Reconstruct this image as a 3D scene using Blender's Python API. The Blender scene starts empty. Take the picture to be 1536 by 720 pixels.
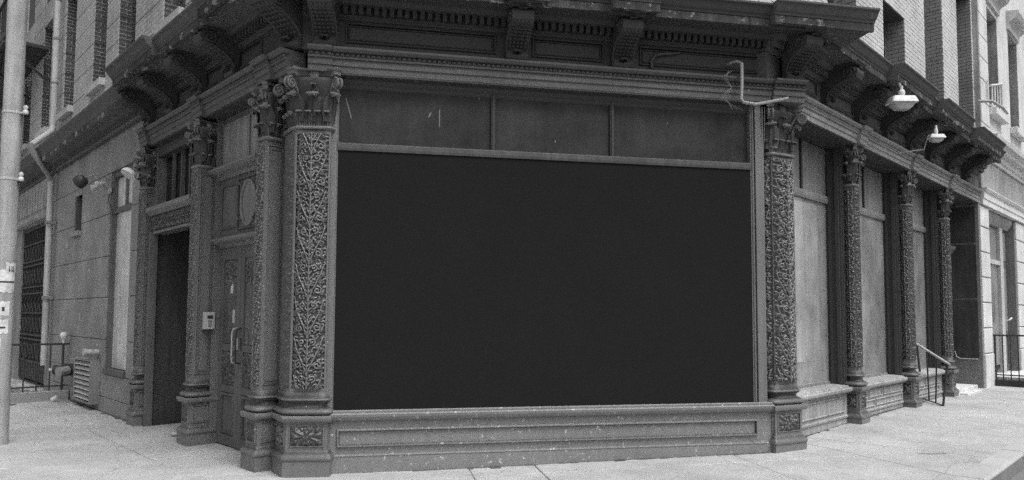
import bpy, bmesh, math, random
import numpy as np
from mathutils import Vector, Matrix
random.seed(7); rng = np.random.default_rng(11)
sc = bpy.context.scene
COL = sc.collection
# ------------------------------------------------------------------ camera, world, sun, exposure
cd = bpy.data.cameras.new('camera'); cam = bpy.data.objects.new('camera', cd); COL.objects.link(cam)
cd.sensor_width = 36.0; cd.lens = 24.378; cd.shift_x = -0.0026; cd.shift_y = 0.0358
cd.clip_start = 0.05; cd.clip_end = 2000
cam.matrix_world = Matrix(((0.999986, -0.0052782, 0.0, 0.0), (-0.00030089, -0.0570049, -0.9983739, 0.0),
                           (0.0052697, 0.9983599, -0.0570057, 1.6), (0, 0, 0, 1))) 
sc.camera = cam
W = bpy.data.worlds.new('World'); sc.world = W; W.use_nodes = True
nt = W.node_tree; nt.nodes.clear()
sky = nt.nodes.new('ShaderNodeTexSky'); sky.sky_type = 'NISHITA'; sky.sun_disc = False
SUN_AZ = (0.66, -0.75); SUN_EL = math.radians(60)
sky.sun_elevation = SUN_EL; sky.sun_rotation = math.atan2(SUN_AZ[0], SUN_AZ[1])
sky.air_density = 1.0; sky.dust_density = 6.0; sky.ozone_density = 1.0
bw = nt.nodes.new('ShaderNodeRGBToBW'); bg = nt.nodes.new('ShaderNodeBackground'); wo = nt.nodes.new('ShaderNodeOutputWorld')
bg.inputs['Strength'].default_value = 0.14
nt.links.new(sky.outputs[0], bw.inputs[0]); nt.links.new(bw.outputs[0], bg.inputs[0]); nt.links.new(bg.outputs[0], wo.inputs[0])
sl = bpy.data.lights.new('sun', 'SUN'); so = bpy.data.objects.new('sun', sl); COL.objects.link(so)
sl.energy = 1.3; sl.angle = math.radians(32); sl.color = (1, 1, 1)
sd = Vector((SUN_AZ[0] * math.cos(SUN_EL), SUN_AZ[1] * math.cos(SUN_EL), math.sin(SUN_EL)))
so.rotation_euler = sd.to_track_quat('Z', 'Y').to_euler()
sc.view_settings.view_transform = 'Standard'; sc.view_settings.look = 'None'
sc.view_settings.exposure = 0.45; sc.view_settings.gamma = 1.0
sc.cycles.max_bounces = 5; sc.cycles.diffuse_bounces = 3; sc.cycles.glossy_bounces = 2
sc.cycles.use_denoising = False
sc.cycles.use_adaptive_sampling = True; sc.cycles.adaptive_threshold = 0.04; sc.cycles.adaptive_min_samples = 32

# ------------------------------------------------------------------ materials (all greys: the place is seen in black and white)
def mat(name, base, rough=0.7, spec=0.3, cloud=0.25, grain=0.25, patch=0.0, pval=0.25, spots=0, gscale=140., bump=0.15, chips=0.0, streak=0.0, edge=0.0,
        brick=None, coat=0.0, big=1.3, drips=0.0):
    m = bpy.data.materials.new(name); m.use_nodes = True; n = m.node_tree; N = n.nodes; Lk = n.links
    b = N['Principled BSDF']; b.inputs['Roughness'].default_value = rough
    b.inputs['Specular IOR Level'].default_value = spec
    if coat: b.inputs['Coat Weight'].default_value = coat; b.inputs['Coat Roughness'].default_value = 0.06
    geo = N.new('ShaderNodeNewGeometry'); pos = geo.outputs['Position']
    def noise(scale, det=3, vec=None, rg=0.6):
        t = N.new('ShaderNodeTexNoise'); t.inputs['Scale'].default_value = scale; t.inputs['Detail'].default_value = det
        t.inputs['Roughness'].default_value = rg; Lk.new(vec or pos, t.inputs['Vector']); return t.outputs['Fac']
    def math_(op, a, c, d=None):
        t = N.new('ShaderNodeMath'); t.operation = op
        for i, v in enumerate((a, c, d)):
            if v is None: continue
            if isinstance(v, (int, float)): t.inputs[i].default_value = v
            else: Lk.new(v, t.inputs[i])
        return t.outputs[0]
    def ramp(v, lo, hi, a=0., c=1.):
        t = N.new('ShaderNodeMapRange'); t.inputs[1].default_value = lo; t.inputs[2].default_value = hi
        t.inputs[3].default_value = a; t.inputs[4].default_value = c; Lk.new(v, t.inputs[0]); return t.outputs[0]
    grain *= 0.7; g = noise(gscale, 2, rg=0.8); c = noise(big, 5, rg=0.65)
    v = math_('MULTIPLY', ramp(c, 0.25, 0.75, 1 - cloud, 1 + cloud), ramp(g, 0.3, 0.7, 1 - grain, 1 + grain))
    if streak:
        mp = N.new('ShaderNodeMapping'); mp.inputs['Scale'].default_value = (9, 9, 0.55); Lk.new(pos, mp.inputs['Vector'])
        v = math_('MULTIPLY', v, ramp(noise(1.6, 4, mp.outputs[0]), 0.3, 0.7, 1 - streak, 1 + streak))
    v = math_('MULTIPLY', v, base)
    if chips:
        ch = ramp(noise(17., 5, rg=0.75), 0.74 - chips * 0.1, 0.76 - chips * 0.1, 0, 0.30)
        v = math_('ADD', v, ch)
        v = math_('ADD', v, ramp(noise(48., 2, rg=0.7), 0.80 - chips * 0.05, 0.83 - chips * 0.05, 0, 0.4))
    if patch:
        pm = ramp(noise(4.5, 6, rg=0.7), 0.66 - patch * .12, 0.70 - patch * .12, 0, 1)
        mx = N.new('ShaderNodeMix'); mx.data_type = 'FLOAT'; Lk.new(pm, mx.inputs[0]); Lk.new(v, mx.inputs[2]); Lk.new(math_('MULTIPLY', ramp(g, 0.3, 0.7, .7, 1.3), pval), mx.inputs[3]); v = mx.outputs[0]
    if spots:
        v = math_('MULTIPLY', v, ramp(noise(3.1, 6, rg=0.75), 0.28, 0.62, 0.86, 1.04))
        v = math_('MULTIPLY', v, ramp(noise(13., 2), 0.20, 0.24, 0.6, 1.0))
        vo = N.new('ShaderNodeTexVoronoi'); vo.feature = 'DISTANCE_TO_EDGE'; vo.inputs['Scale'].default_value = 0.42
        ad = N.new('ShaderNodeMixRGB'); ad.blend_type = 'ADD'; ad.inputs[0].default_value = .35; nz = N.new('ShaderNodeTexNoise'); nz.inputs['Scale'].default_value = 2.5; nz.inputs['Detail'].default_value = 6
        Lk.new(pos, nz.inputs['Vector']); Lk.new(pos, ad.inputs[1]); Lk.new(nz.outputs['Color'], ad.inputs[2]); Lk.new(ad.outputs[0], vo.inputs['Vector'])
        v = math_('MULTIPLY', v, ramp(vo.outputs['Distance'], 0.0015, 0.004, 0.78, 1.0))
    if drips:
        mp = N.new('ShaderNodeMapping'); mp.inputs['Scale'].default_value = (30, 30, 3.0); Lk.new(pos, mp.inputs['Vector'])
        v = math_('ADD', v, ramp(noise(1.0, 3, mp.outputs[0]), 0.76, 0.79, 0, drips))
    if edge:
        pt = ramp(geo.outputs['Pointiness'], 0.51, 0.57, 0, edge)
        v = math_('ADD', v, math_('MULTIPLY', pt, base * 1.6))
    hgt = math_('ADD', g, math_('MULTIPLY', c, 0.6))
    if brick:
        t = N.new('ShaderNodeTexBrick'); t.inputs['Scale'].default_value = 1.0
        t.inputs['Brick Width'].default_value = 0.21; t.inputs['Row Height'].default_value = 0.075; t.inputs['Mortar Size'].default_value = 0.008
        t.inputs['Mortar Smooth'].default_value = 0.4
        mp = N.new('ShaderNodeVectorTransform')
        cx = N.new('ShaderNodeSeparateXYZ'); Lk.new(pos, cx.inputs[0]); cb = N.new('ShaderNodeCombineXYZ')
        a = math.radians(brick)
        Lk.new(math_('ADD', math_('MULTIPLY', cx.outputs[0], math.cos(a)), math_('MULTIPLY', cx.outputs[1], math.sin(a))), cb.inputs[0])
        Lk.new(cx.outputs[2], cb.inputs[1]); Lk.new(cb.outputs[0], t.inputs['Vector'])
        fac = t.outputs['Fac']
        v = math_('MULTIPLY', v, ramp(fac, 0, 1, 1.0, 0.62)); hgt = math_('SUBTRACT', hgt, math_('MULTIPLY', fac, 1.5))
    cc = N.new('ShaderNodeCombineColor'); 
    for i in range(3): Lk.new(v, cc.inputs[i])
    Lk.new(cc.outputs[0], b.inputs['Base Color'])
    bp = N.new('ShaderNodeBump'); bp.inputs['Strength'].default_value = bump; bp.inputs['Distance'].default_value = 0.01
    Lk.new(hgt, bp.inputs['Height']); Lk.new(bp.outputs[0], b.inputs['Normal'])
    return m
M = {}
M['grime_shade'] = mat('base_grime_shade', 0.09, 0.95, 0.05, 0.5, 0.4)  # dirt and contact shadow painted together in one dark tone
M['door_glass'] = mat('door_glass', 0.085, 0.35, 0.4, 0.4, 0.25, streak=.3, coat=.5, bump=.05)
M['sheet'] = mat('pale_sheet', 0.34, 0.3, 0.45, 0.35, 0.2, streak=.12, coat=1.0, bump=.05, big=2.0)
M['entry'] = mat('entry_paint', 0.06, 0.7, 0.2, 0.35, 0.25, streak=.2, bump=.2)
M['sidep'] = mat('side_panel_paint', 0.045, 0.6, 0.25, 0.6, 0.3, streak=.3, chips=.3)
M['arch'] = mat('shade_dark_architrave', 0.024, 0.6, 0.18, 0.4, 0.3, chips=0.7, streak=0.35, edge=2.2, bump=0.3, patch=.05, pval=.08)  # iron tone darkened to paint the shade below the cornice; chips are wear
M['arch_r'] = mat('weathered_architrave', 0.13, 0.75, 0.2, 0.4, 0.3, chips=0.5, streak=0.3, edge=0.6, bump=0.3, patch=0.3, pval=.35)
M['rail'] = mat('rail_paint', 0.085, 0.7, 0.2, 0.25, 0.2, chips=0.3, streak=0.2)
M['iron'] = mat('painted_iron', 0.044, 0.42, 0.38, 0.35, 0.3, chips=0.75, streak=0.2, edge=1.5, bump=0.35)
M['base_iron'] = mat('scuffed_base_paint', 0.056, 0.45, 0.3, 0.4, 0.3, chips=1.2, streak=0.2, edge=1.5, bump=0.4)
M['iron_carve'] = mat('carved_iron', 0.046, 0.34, 0.6, 0.35, 0.3, edge=2.4, bump=0.2, chips=0.5)
M['iron_dark'] = mat('shade_dark_iron', 0.009, 0.6, 0.10, 0.45, 0.3, chips=0.35, streak=0.25, edge=4.0, bump=0.3)  # near-black colour paints the shade under the cornice and in recesses
M['cornice'] = mat('weathered_shaded_cornice', 0.020, 0.7, 0.10, 0.5, 0.3, chips=0.8, streak=0.35, edge=2.5, bump=0.4, patch=0.2, pval=.12)  # base tone carries the underside shade; chips and pale patches are wear
M['lip'] = mat('peeling_lit_fillet', 0.07, 0.8, 0.1, 0.5, 0.3, chips=0.8, streak=0.3, bump=0.4, patch=0.85, pval=.26)  # peeled patches, with a paler base standing in for the lit lip
M['sign'] = mat('faded_sign_paint', 0.045, 0.8, 0.08, 0.38, 0.25, streak=0.10, bump=0.15, big=2.2, chips=0.35)
M['board'] = mat('black_board', 0.0145, 0.9, 0.08, 0.06, 0.3, bump=0.05)
M['wood'] = mat('painted_wood', 0.062, 0.7, 0.12, 0.3, 0.3, chips=0.5, streak=0.3, edge=0.6, bump=0.3)
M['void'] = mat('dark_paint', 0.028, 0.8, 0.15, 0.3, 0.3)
M['black'] = mat('black_metal', 0.03, 0.5, 0.4, 0.3, 0.3, chips=0.2)
M['blockwall'] = mat('painted_block', 0.25, 0.85, 0.15, 0.30, 0.35, streak=0.10, bump=0.5, chips=0.5)
M['blocktrim'] = mat('stone_strip', 0.26, 0.85, 0.15, 0.2, 0.3, bump=0.35)
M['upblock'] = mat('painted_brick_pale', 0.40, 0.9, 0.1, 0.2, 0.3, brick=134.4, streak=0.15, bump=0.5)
M['upreveal'] = mat('dark_brick', 0.11, 0.9, 0.1, 0.25, 0.3, brick=44.4, bump=0.5)  # darker brick for the left window reveals
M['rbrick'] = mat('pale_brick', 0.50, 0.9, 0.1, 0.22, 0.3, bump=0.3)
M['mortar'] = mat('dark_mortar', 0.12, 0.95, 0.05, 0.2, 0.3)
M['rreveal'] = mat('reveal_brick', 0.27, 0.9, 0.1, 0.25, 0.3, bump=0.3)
M['sill'] = mat('stone_sill', 0.42, 0.85, 0.15, 0.2, 0.3)
M['stone'] = mat('whitened_stone', 0.56, 0.85, 0.15, 0.18, 0.2, streak=0.15, bump=0.2)
M['stone_grey'] = mat('grey_stone', 0.30, 0.9, 0.1, 0.3, 0.3, streak=0.25, bump=0.3)
M['white_glass'] = mat('whitewashed_glass', 0.28, 0.22, 0.5, 0.5, 0.2, streak=0.10, bump=0.05, coat=1.0, big=1.6)
M['paper_glass'] = mat('papered_glass', 0.52, 0.4, 0.5, 0.35, 0.2, streak=0.2, bump=0.05, coat=0.5, big=2.2)
M['transom'] = mat('painted_transom', 0.20, 0.5, 0.4, 0.25, 0.3, streak=0.25, bump=0.1)
M['dark_glass'] = mat('dark_glass', 0.012, 0.2, 0.25, 0.2, 0.2, bump=0.0)
M['walk'] = mat('pavement_concrete', 0.39, 0.9, 0.15, 0.22, 0.3, gscale=110, bump=0.35, big=0.9, spots=1)
M['joint'] = mat('joint_dirt', 0.24, 0.95, 0.05, 0.3, 0.3)
M['kerbstone'] = mat('kerb_granite', 0.38, 0.85, 0.2, 0.2, 0.3, gscale=90)
M['kerbface'] = mat('dirty_kerb_face', 0.15, 0.9, 0.1, 0.5, 0.3, chips=.4)
M['asphalt'] = mat('asphalt', 0.16, 0.9, 0.2, 0.2, 0.4, gscale=70)
M['galv'] = mat('galvanised_metal', 0.42, 0.55, 0.4, 0.2, 0.25, streak=0.2, chips=0.1)
M['pole'] = mat('pole_paint', 0.34, 0.7, 0.2, 0.3, 0.35, chips=0.35, bump=0.5, streak=.25)
M['white'] = mat('white_enamel', 0.62, 0.4, 0.3, 0.2, 0.2, streak=.15)
M['lens'] = mat('lamp_lens', 0.42, 0.25, 0.4, 0.15, 0.15)
M['sticker'] = mat('old_paper', 0.6, 0.8, 0.1, 0.35, 0.25, big=14, streak=.2)
M['ink'] = mat('ink', 0.05, 0.8, 0.1, 0.1, 0.1)
M['bag'] = mat('pale_plastic', 0.34, 0.4, 0.4, 0.4, 0.25, big=9)
M['dirt'] = mat('dirt', 0.2, 0.95, 0.05, 0.4, 0.4)
M['stain'] = mat('damp_stain', 0.30, 0.9, 0.1, 0.3, 0.25)
M['vent'] = mat('vent_metal', 0.22, 0.6, 0.3, 0.3, 0.3, chips=0.3)

# ------------------------------------------------------------------ frames of the three fronts
class Fr:
    def __init__(s, P, u, n): s.P = Vector((P[0], P[1], 0)); s.u = Vector((u[0], u[1], 0)); s.n = Vector((n[0], n[1], 0))
    def __call__(s, a, d, z): return s.P + s.u * a + s.n * d + Vector((0, 0, z))
FM = Fr((-1.81, 7.08), (0.98255, 0.18601), (0.18601, -0.98255))
FL = Fr((-2.6337, 7.1459), (-0.69979, 0.71435), (-0.71435, -0.69979))
FR = Fr((2.97, 7.93), (0.71435, 0.69979), (0.69979, -0.71435))
RZ_M = math.radians(10.72); RZ_R = math.radians(44.41); RZ_L = math.radians(134.41 - 180)
LOC = lambda a, d, z: Vector((a, -d, z))
WLD = lambda x, y, z: Vector((x, y, z))
def gz(x, y=0):
    if x < -1.5: return 0.0
    if x < 2.9: return 0.07 * (x + 1.5) / 4.4
    if x < 5.5: return 0.07 + 0.06 * (x - 2.9) / 2.6
    return 0.13

class MB:
    def __init__(s): s.v = []; s.f = []
    def add(s, vs, fs):
        o = len(s.v); s.v += [tuple(v) for v in vs]; s.f += [tuple(i + o for i in f) for f in fs]; return s
    def box(s, T, a0, a1, d0, d1, z0, z1):
        s.add([T(a, d, z) for a in (a0, a1) for d in (d0, d1) for z in (z0, z1)],
              [(0, 1, 3, 2), (4, 6, 7, 5), (0, 4, 5, 1), (2, 3, 7, 6), (0, 2, 6, 4), (1, 5, 7, 3)]); return s
    def prism(s, T, prof, a0, a1):            # profile [(d,z)] run along a
        n = len(prof)
        s.add([T(a0, d, z) for d, z in prof] + [T(a1, d, z) for d, z in prof],
              [tuple(range(n))] + [tuple(range(2 * n - 1, n - 1, -1))] + [(i, i + n, (i + 1) % n + n, (i + 1) % n) for i in range(n)]); return s
    def plate(s, T, pts, d0, d1):             # outline [(a,z)] given thickness in d
        n = len(pts)
        s.add([T(a, d0, z) for a, z in pts] + [T(a, d1, z) for a, z in pts],
              [tuple(range(n))] + [tuple(range(2 * n - 1, n - 1, -1))] + [(i, i + n, (i + 1) % n + n, (i + 1) % n) for i in range(n)]); return s
    def loft(s, rings, cap=True):
        n = len(rings[0]); vs = [p for r in rings for p in r]; fs = []
        for k in range(len(rings) - 1):
            for i in range(n):
                j = (i + 1) % n; fs.append((k * n + i, k * n + j, (k + 1) * n + j, (k + 1) * n + i))
        if cap: fs.append(tuple(range(n - 1, -1, -1))); fs.append(tuple(range((len(rings) - 1) * n, len(rings) * n)))
        s.add(vs, fs); return s
    def tube(s, pts, r, n=8, cap=True):
        pts = [Vector(p) for p in pts]; rs = r if isinstance(r, (list, tuple)) else [r] * len(pts)
        t0 = (pts[1] - pts[0]).normalized(); up = Vector((0, 0, 1)) if abs(t0.z) < 0.9 else Vector((1, 0, 0))
        x = t0.cross(up).normalized(); rings = []
        for i, p in enumerate(pts):
            a = pts[max(i - 1, 0)]; b = pts[min(i + 1, len(pts) - 1)]; t = (b - a)
            t = t.normalized() if t.length > 1e-9 else t0
            x = (x - t * x.dot(t)); x = x.normalized() if x.length > 1e-6 else t.orthogonal().normalized(); y = t.cross(x)
            rings.append([p + (x * math.cos(2 * math.pi * k / n) + y * math.sin(2 * math.pi * k / n)) * rs[i] for k in range(n)])
        return s.loft(rings, cap)
    def lathe(s, c, ax, prof, n=20):          # prof [(r,h)] along axis ax from c
        c = Vector(c); ax = Vector(ax).normalized(); x = ax.orthogonal().normalized(); y = ax.cross(x)
        return s.loft([[c + ax * h + (x * math.cos(2 * math.pi * k / n) + y * math.sin(2 * math.pi * k / n)) * max(r, 1e-4) for k in range(n)] for r, h in prof])
    def ring(s, T, a0, a1, z0, z1, w, d0, d1):  # raised rectangular moulding with bevelled section
        m = (d0 + d1) / 2
        sec = [(0, d0), (0, m), (w * .3, d1), (w * .7, d1), (w, m), (w, d0)]
        rings = []
        for o, d in sec:
            rings.append([T(a0 + o, d, z0 + o), T(a1 - o, d, z0 + o), T(a1 - o, d, z1 - o), T(a0 + o, d, z1 - o)])
        vs = [p for r in rings for p in r]; fs = []
        for k in range(len(sec)):
            k2 = (k + 1) % len(sec)
            for i in range(4):
                j = (i + 1) % 4; fs.append((k * 4 + i, k * 4 + j, k2 * 4 + j, k2 * 4 + i))
        s.add(vs, fs); return s
WP = {}
def finish(me, smooth, bev=0):
    bm = bmesh.new(); bm.from_mesh(me)
    if bev:
        bmesh.ops.recalc_face_normals(bm, faces=bm.faces)
        bmesh.ops.bevel(bm, geom=[e for e in bm.edges], offset=bev, segments=1, affect='EDGES', clamp_overlap=True)
    bmesh.ops.recalc_face_normals(bm, faces=bm.faces); bm.to_mesh(me); bm.free()
    if smooth:
        me.shade_smooth(); me.set_sharp_from_angle(angle=math.radians(smooth))
def ob(name, mb, m, parent=None, smooth=0, bev=0, local=False, **props):
    vs = np.array(mb.v, dtype=float)
    if local: org = np.zeros(3)
    else: org = np.array([(vs[:, 0].min() + vs[:, 0].max()) / 2, (vs[:, 1].min() + vs[:, 1].max()) / 2, vs[:, 2].min()])
    me = bpy.data.meshes.new(name); me.from_pydata((vs - org).tolist(), [], mb.f); finish(me, smooth, bev)
    me.materials.append(m if not isinstance(m, str) else M[m])
    o = bpy.data.objects.new(name, me); COL.objects.link(o)
    if parent is not None:
        o.parent = parent; o.location = Vector(org) - (WP.get(parent.name, Vector((0, 0, 0))) if not local else Vector((0, 0, 0)))
    else: o.location = org
    WP[o.name] = Vector(org)
    for k, v in props.items(): o[k] = v
    return o
def empty(name, loc, rz=0, parent=None, **props):
    o = bpy.data.objects.new(name, None); COL.objects.link(o); o.empty_display_size = 0.1
    o.location = Vector(loc) - (WP[parent.name] if parent else Vector((0, 0, 0))); o.rotation_euler = (0, 0, rz)
    if parent: o.parent = parent
    WP[o.name] = Vector(loc)
    for k, v in props.items(): o[k] = v
    return o
def dup_part(src, parent, loc, rz, scale=None):
    c = src.copy(); COL.objects.link(c); c.parent = parent; c.location = Vector(loc) - WP[parent.name]; c.rotation_euler = (0, 0, rz)
    if scale: c.scale = scale
    WP[c.name] = Vector(loc)
    for ch in list(src.children):
        k = ch.copy(); COL.objects.link(k); k.parent = c
    return c
def part_copy(src, parent, loc):              # copy of a leaf piece, same mesh
    c = src.copy(); COL.objects.link(c); c.parent = parent; c.location = Vector(loc) - WP[parent.name]; return c

# ------------------------------------------------------------------ carved relief
def relief(Wd, Hh, res, period, seed, amp, kind='vine'):
    nx = max(6, int(Wd / res)); nz = max(6, int(Hh / res))
    X, Z = np.meshgrid(np.linspace(-Wd / 2, Wd / 2, nx + 1), np.linspace(0, Hh, nz + 1))
    Hm = np.zeros_like(X); r = np.random.default_rng(seed)
    def seg(pts, rad, a=1.0):
        for (x0, z0), (x1, z1) in zip(pts[:-1], pts[1:]):
            lo, hi = min(z0, z1) - rad, max(z0, z1) + rad
            i0 = max(0, int(lo / Hh * nz)); i1 = min(nz + 1, int(hi / Hh * nz) + 2)
            if i1 <= i0: continue
            xs, zs = X[i0:i1], Z[i0:i1]; dx, dz = x1 - x0, z1 - z0; L2 = dx * dx + dz * dz + 1e-12
            t = np.clip(((xs - x0) * dx + (zs - z0) * dz) / L2, 0, 1)
            dd = np.hypot(xs - x0 - t * dx, zs - z0 - t * dz) / rad
            h = a * np.sqrt(np.clip(1 - dd * dd, 0, 1)); Hm[i0:i1] = np.maximum(Hm[i0:i1], h)
    def leaf(cx, cz, ang, L, w, a=0.8):
        for q in (-1, 0, 1):
            an = ang + q * 0.55; l = L * (1 if q == 0 else .72)
            ex, ez = cx + l * math.cos(an), cz + l * math.sin(an)
            for k in range(3):
                t0, t1 = k / 3, (k + 1) / 3
                seg([(cx + (ex - cx) * t0, cz + (ez - cz) * t0), (cx + (ex - cx) * t1, cz + (ez - cz) * t1)], w * (0.75, 1.0, 0.55)[k], a)
    def spiral(cx, cz, r0, turns, s, st, rad, a=0.9):
        n = 14; pts = []
        for k in range(n + 1):
            t = k / n; rr = r0 * (1 - 0.82 * t); an = st + s * turns * 2 * math.pi * t
            pts.append((cx + rr * math.cos(an), cz + rr * math.sin(an)))
        seg(pts, rad, a)
    if kind == 'vine':
        z = -period * 0.6
        w2 = Wd * 0.46
        def dab(cx, cz, an, L, w, a):
            b = an + 1.1 * (1 if r.random() < .5 else -1)
            x1, z1 = cx + L * .5 * math.cos(an), cz + L * .5 * math.sin(an)
            seg([(cx, cz), (x1, z1)], w * .7, a * .85); seg([(x1, z1), (x1 + L * .45 * math.cos(b), z1 + L * .45 * math.sin(b))], w, a)
        placed = []
        for _ in range(int(Hh / period * 500)):
            px_, pz_ = (r.random() * 2 - 1) * w2 * .97, r.random() * Hh
            if any(abs(pz_ - b_) < Wd * .10 and math.hypot(px_ - a_, pz_ - b_) < Wd * .10 for a_, b_ in placed[-4000:]): continue
            placed.append((px_, pz_))
            dab(px_, pz_, math.pi / 2 - np.sign(px_) * (.3 + .9 * r.random()), Wd * .125, Wd * (.030 + .018 * r.random()), .42 + .34 * r.random())
        while z < Hh:
            j = lambda s_: (r.random() - .5) * s_
            for sg in (-1, 1):
                pts = [(0, z), (sg * w2 * .35, z + period * .33), (sg * w2 * .72, z + period * .62), (sg * w2 * .95, z + period * .95)]
                seg(pts, Wd * .027, .88)
                spiral(sg * w2 * (.62 + j(.08)), z + period * (.24 + j(.05)), Wd * .13, 1.3, -sg, math.pi / 2, Wd * .035, .85)
                spiral(sg * w2 * (.36 + j(.08)), z + period * (.86 + j(.05)), Wd * .11, 1.2, sg, -math.pi / 2, Wd * .033, .75)
                leaf(sg * w2 * .55, z + period * .50, math.pi / 2 - sg * (.9 + j(.5)), Wd * .17, Wd * .035, .8)
                leaf(sg * w2 * .9, z + period * .12, math.pi / 2 + sg * (.6 + j(.5)), Wd * .16, Wd * .04, .9)
                leaf(sg * w2 * .2, z + period * .42, math.pi / 2 + sg * (.2 + j(.6)), Wd * .15, Wd * .03, .65)
                leaf(sg * w2 * .85, z + period * .70, -math.pi / 2 + sg * (.5 + j(.5)), Wd * .13, Wd * .035, .85)
            for sg in (-1, 1):
                for q in range(5):
                    t = (q + .3) / 5; leaf(sg * w2 * (.15 + .75 * t + j(.1)), z + period * (.12 + .8 * t * 0.9 + j(.06)) - period * .12, math.pi / 2 - sg * (1.3 + j(.7)) if q % 2 else math.pi / 2 + sg * (.9 + j(.7)), Wd * .11, Wd * .026, .7)
            leaf(0, z + period * .3, math.pi / 2 + j(.3), Wd * .2, Wd * .035, .95)
            seg([(0, z + period * .0), (0, z + period * 1.0)], Wd * .035, .8)
            for q in range(6):
                for sg in (-1, 1): seg([(0, z + period * q / 6), (sg * Wd * .085, z + period * (q + .55) / 6)], Wd * .022, .85)
            seg([(0, z - .01), (0, z + .01)], Wd * .06, 1.0)
            z += period
    else:
        cx, cz = 0, Hh / 2; Rr = min(Wd, Hh) * .47
        for k in range(8):
            an = k * math.pi / 4 + .2; e = (Wd / Hh if abs(math.cos(an)) > .6 else 1)
            e = min(e, 1.7)
            seg([(cx + Rr * .25 * math.cos(an) * e, cz + Rr * .25 * math.sin(an)), (cx + Rr * .9 * math.cos(an) * e, cz + Rr * .9 * math.sin(an))], Rr * .17, .9)
            spiral(cx + Rr * .85 * math.cos(an + .39) * e, cz + Rr * .85 * math.sin(an + .39), Rr * .16, 1, 1, an, Rr * .07, .7)
        seg([(cx - .001, cz), (cx + .001, cz)], Rr * .16, 1.0)
        for sx in (-1, 1):
            for k in range(3): leaf(sx * Wd * .30, cz + (k - 1) * Hh * .26, math.pi / 2 - sx * math.pi / 2 + (k - 1) * .5 * sx, Wd * .16, Rr * .11, .8)
    if res < .006 or kind != 'vine':
        Pd = np.pad(Hm, 1, mode='edge'); Hm = (Pd[:-2, 1:-1] + Pd[2:, 1:-1] + Pd[1:-1, :-2] + Pd[1:-1, 2:] + 3 * Hm) / 7
    Hm += 0.04 * r.random(Hm.shape) * (Hm > 0)
    return X, Z, Hm * amp
def relief_mb(X, Z, Hm, T, a_c, d0, z0, rim=0.0, mb=None):
    if rim: Hm = Hm + rim * (1 - (2 * X / (X.max() - X.min())) ** 2)
    mb = mb or MB(); ny, nx = X.shape
    vs = [T(a_c + X[j, i], d0 + Hm[j, i], z0 + Z[j, i]) for j in range(ny) for i in range(nx)]
    fs = [(j * nx + i, j * nx + i + 1, (j + 1) * nx + i + 1, (j + 1) * nx + i) for j in range(ny - 1) for i in range(nx - 1)]
    mb.add(vs, fs); return mb

# ------------------------------------------------------------------ polygon plan tools (columns)
def offset_poly(P, o, inset=0.0):
    n = len(P); out = []
    for i in range(n):
        a, b, c = Vector(P[i - 1]), Vector(P[i]), Vector(P[(i + 1) % n])
        e1 = (b - a).normalized(); e2 = (c - b).normalized()
        n1 = Vector((e1.y, -e1.x)); n2 = Vector((e2.y, -e2.x)); k = 1 + n1.dot(n2)
        out.append(b + (n1 + n2) * (o / k))
    return out
def round_poly(P, r):
    out = []; n = len(P)
    for i in range(n):
        a, b, c = Vector(P[i - 1]), Vector(P[i]), Vector(P[(i + 1) % n])
        e1 = (a - b).normalized(); e2 = (c - b).normalized(); r_ = min(r, (a - b).length * .4, (c - b).length * .4)
        p0, p2 = b + e1 * r_, b + e2 * r_
        for t in (0, .33, .67, 1): out.append(p0 * (1 - t) ** 2 + b * 2 * t * (1 - t) + p2 * t * t)
    return out
def plan_loft(mb, P, prof, r=0.0):            # prof [(offset, z)]
    rings = []
    for o, z in prof:
        q = offset_poly(P, o)
        if r: q = round_poly(q, r)
        rings.append([Vector((p.x, p.y, z)) for p in q])
    mb.loft(rings); return mb
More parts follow.
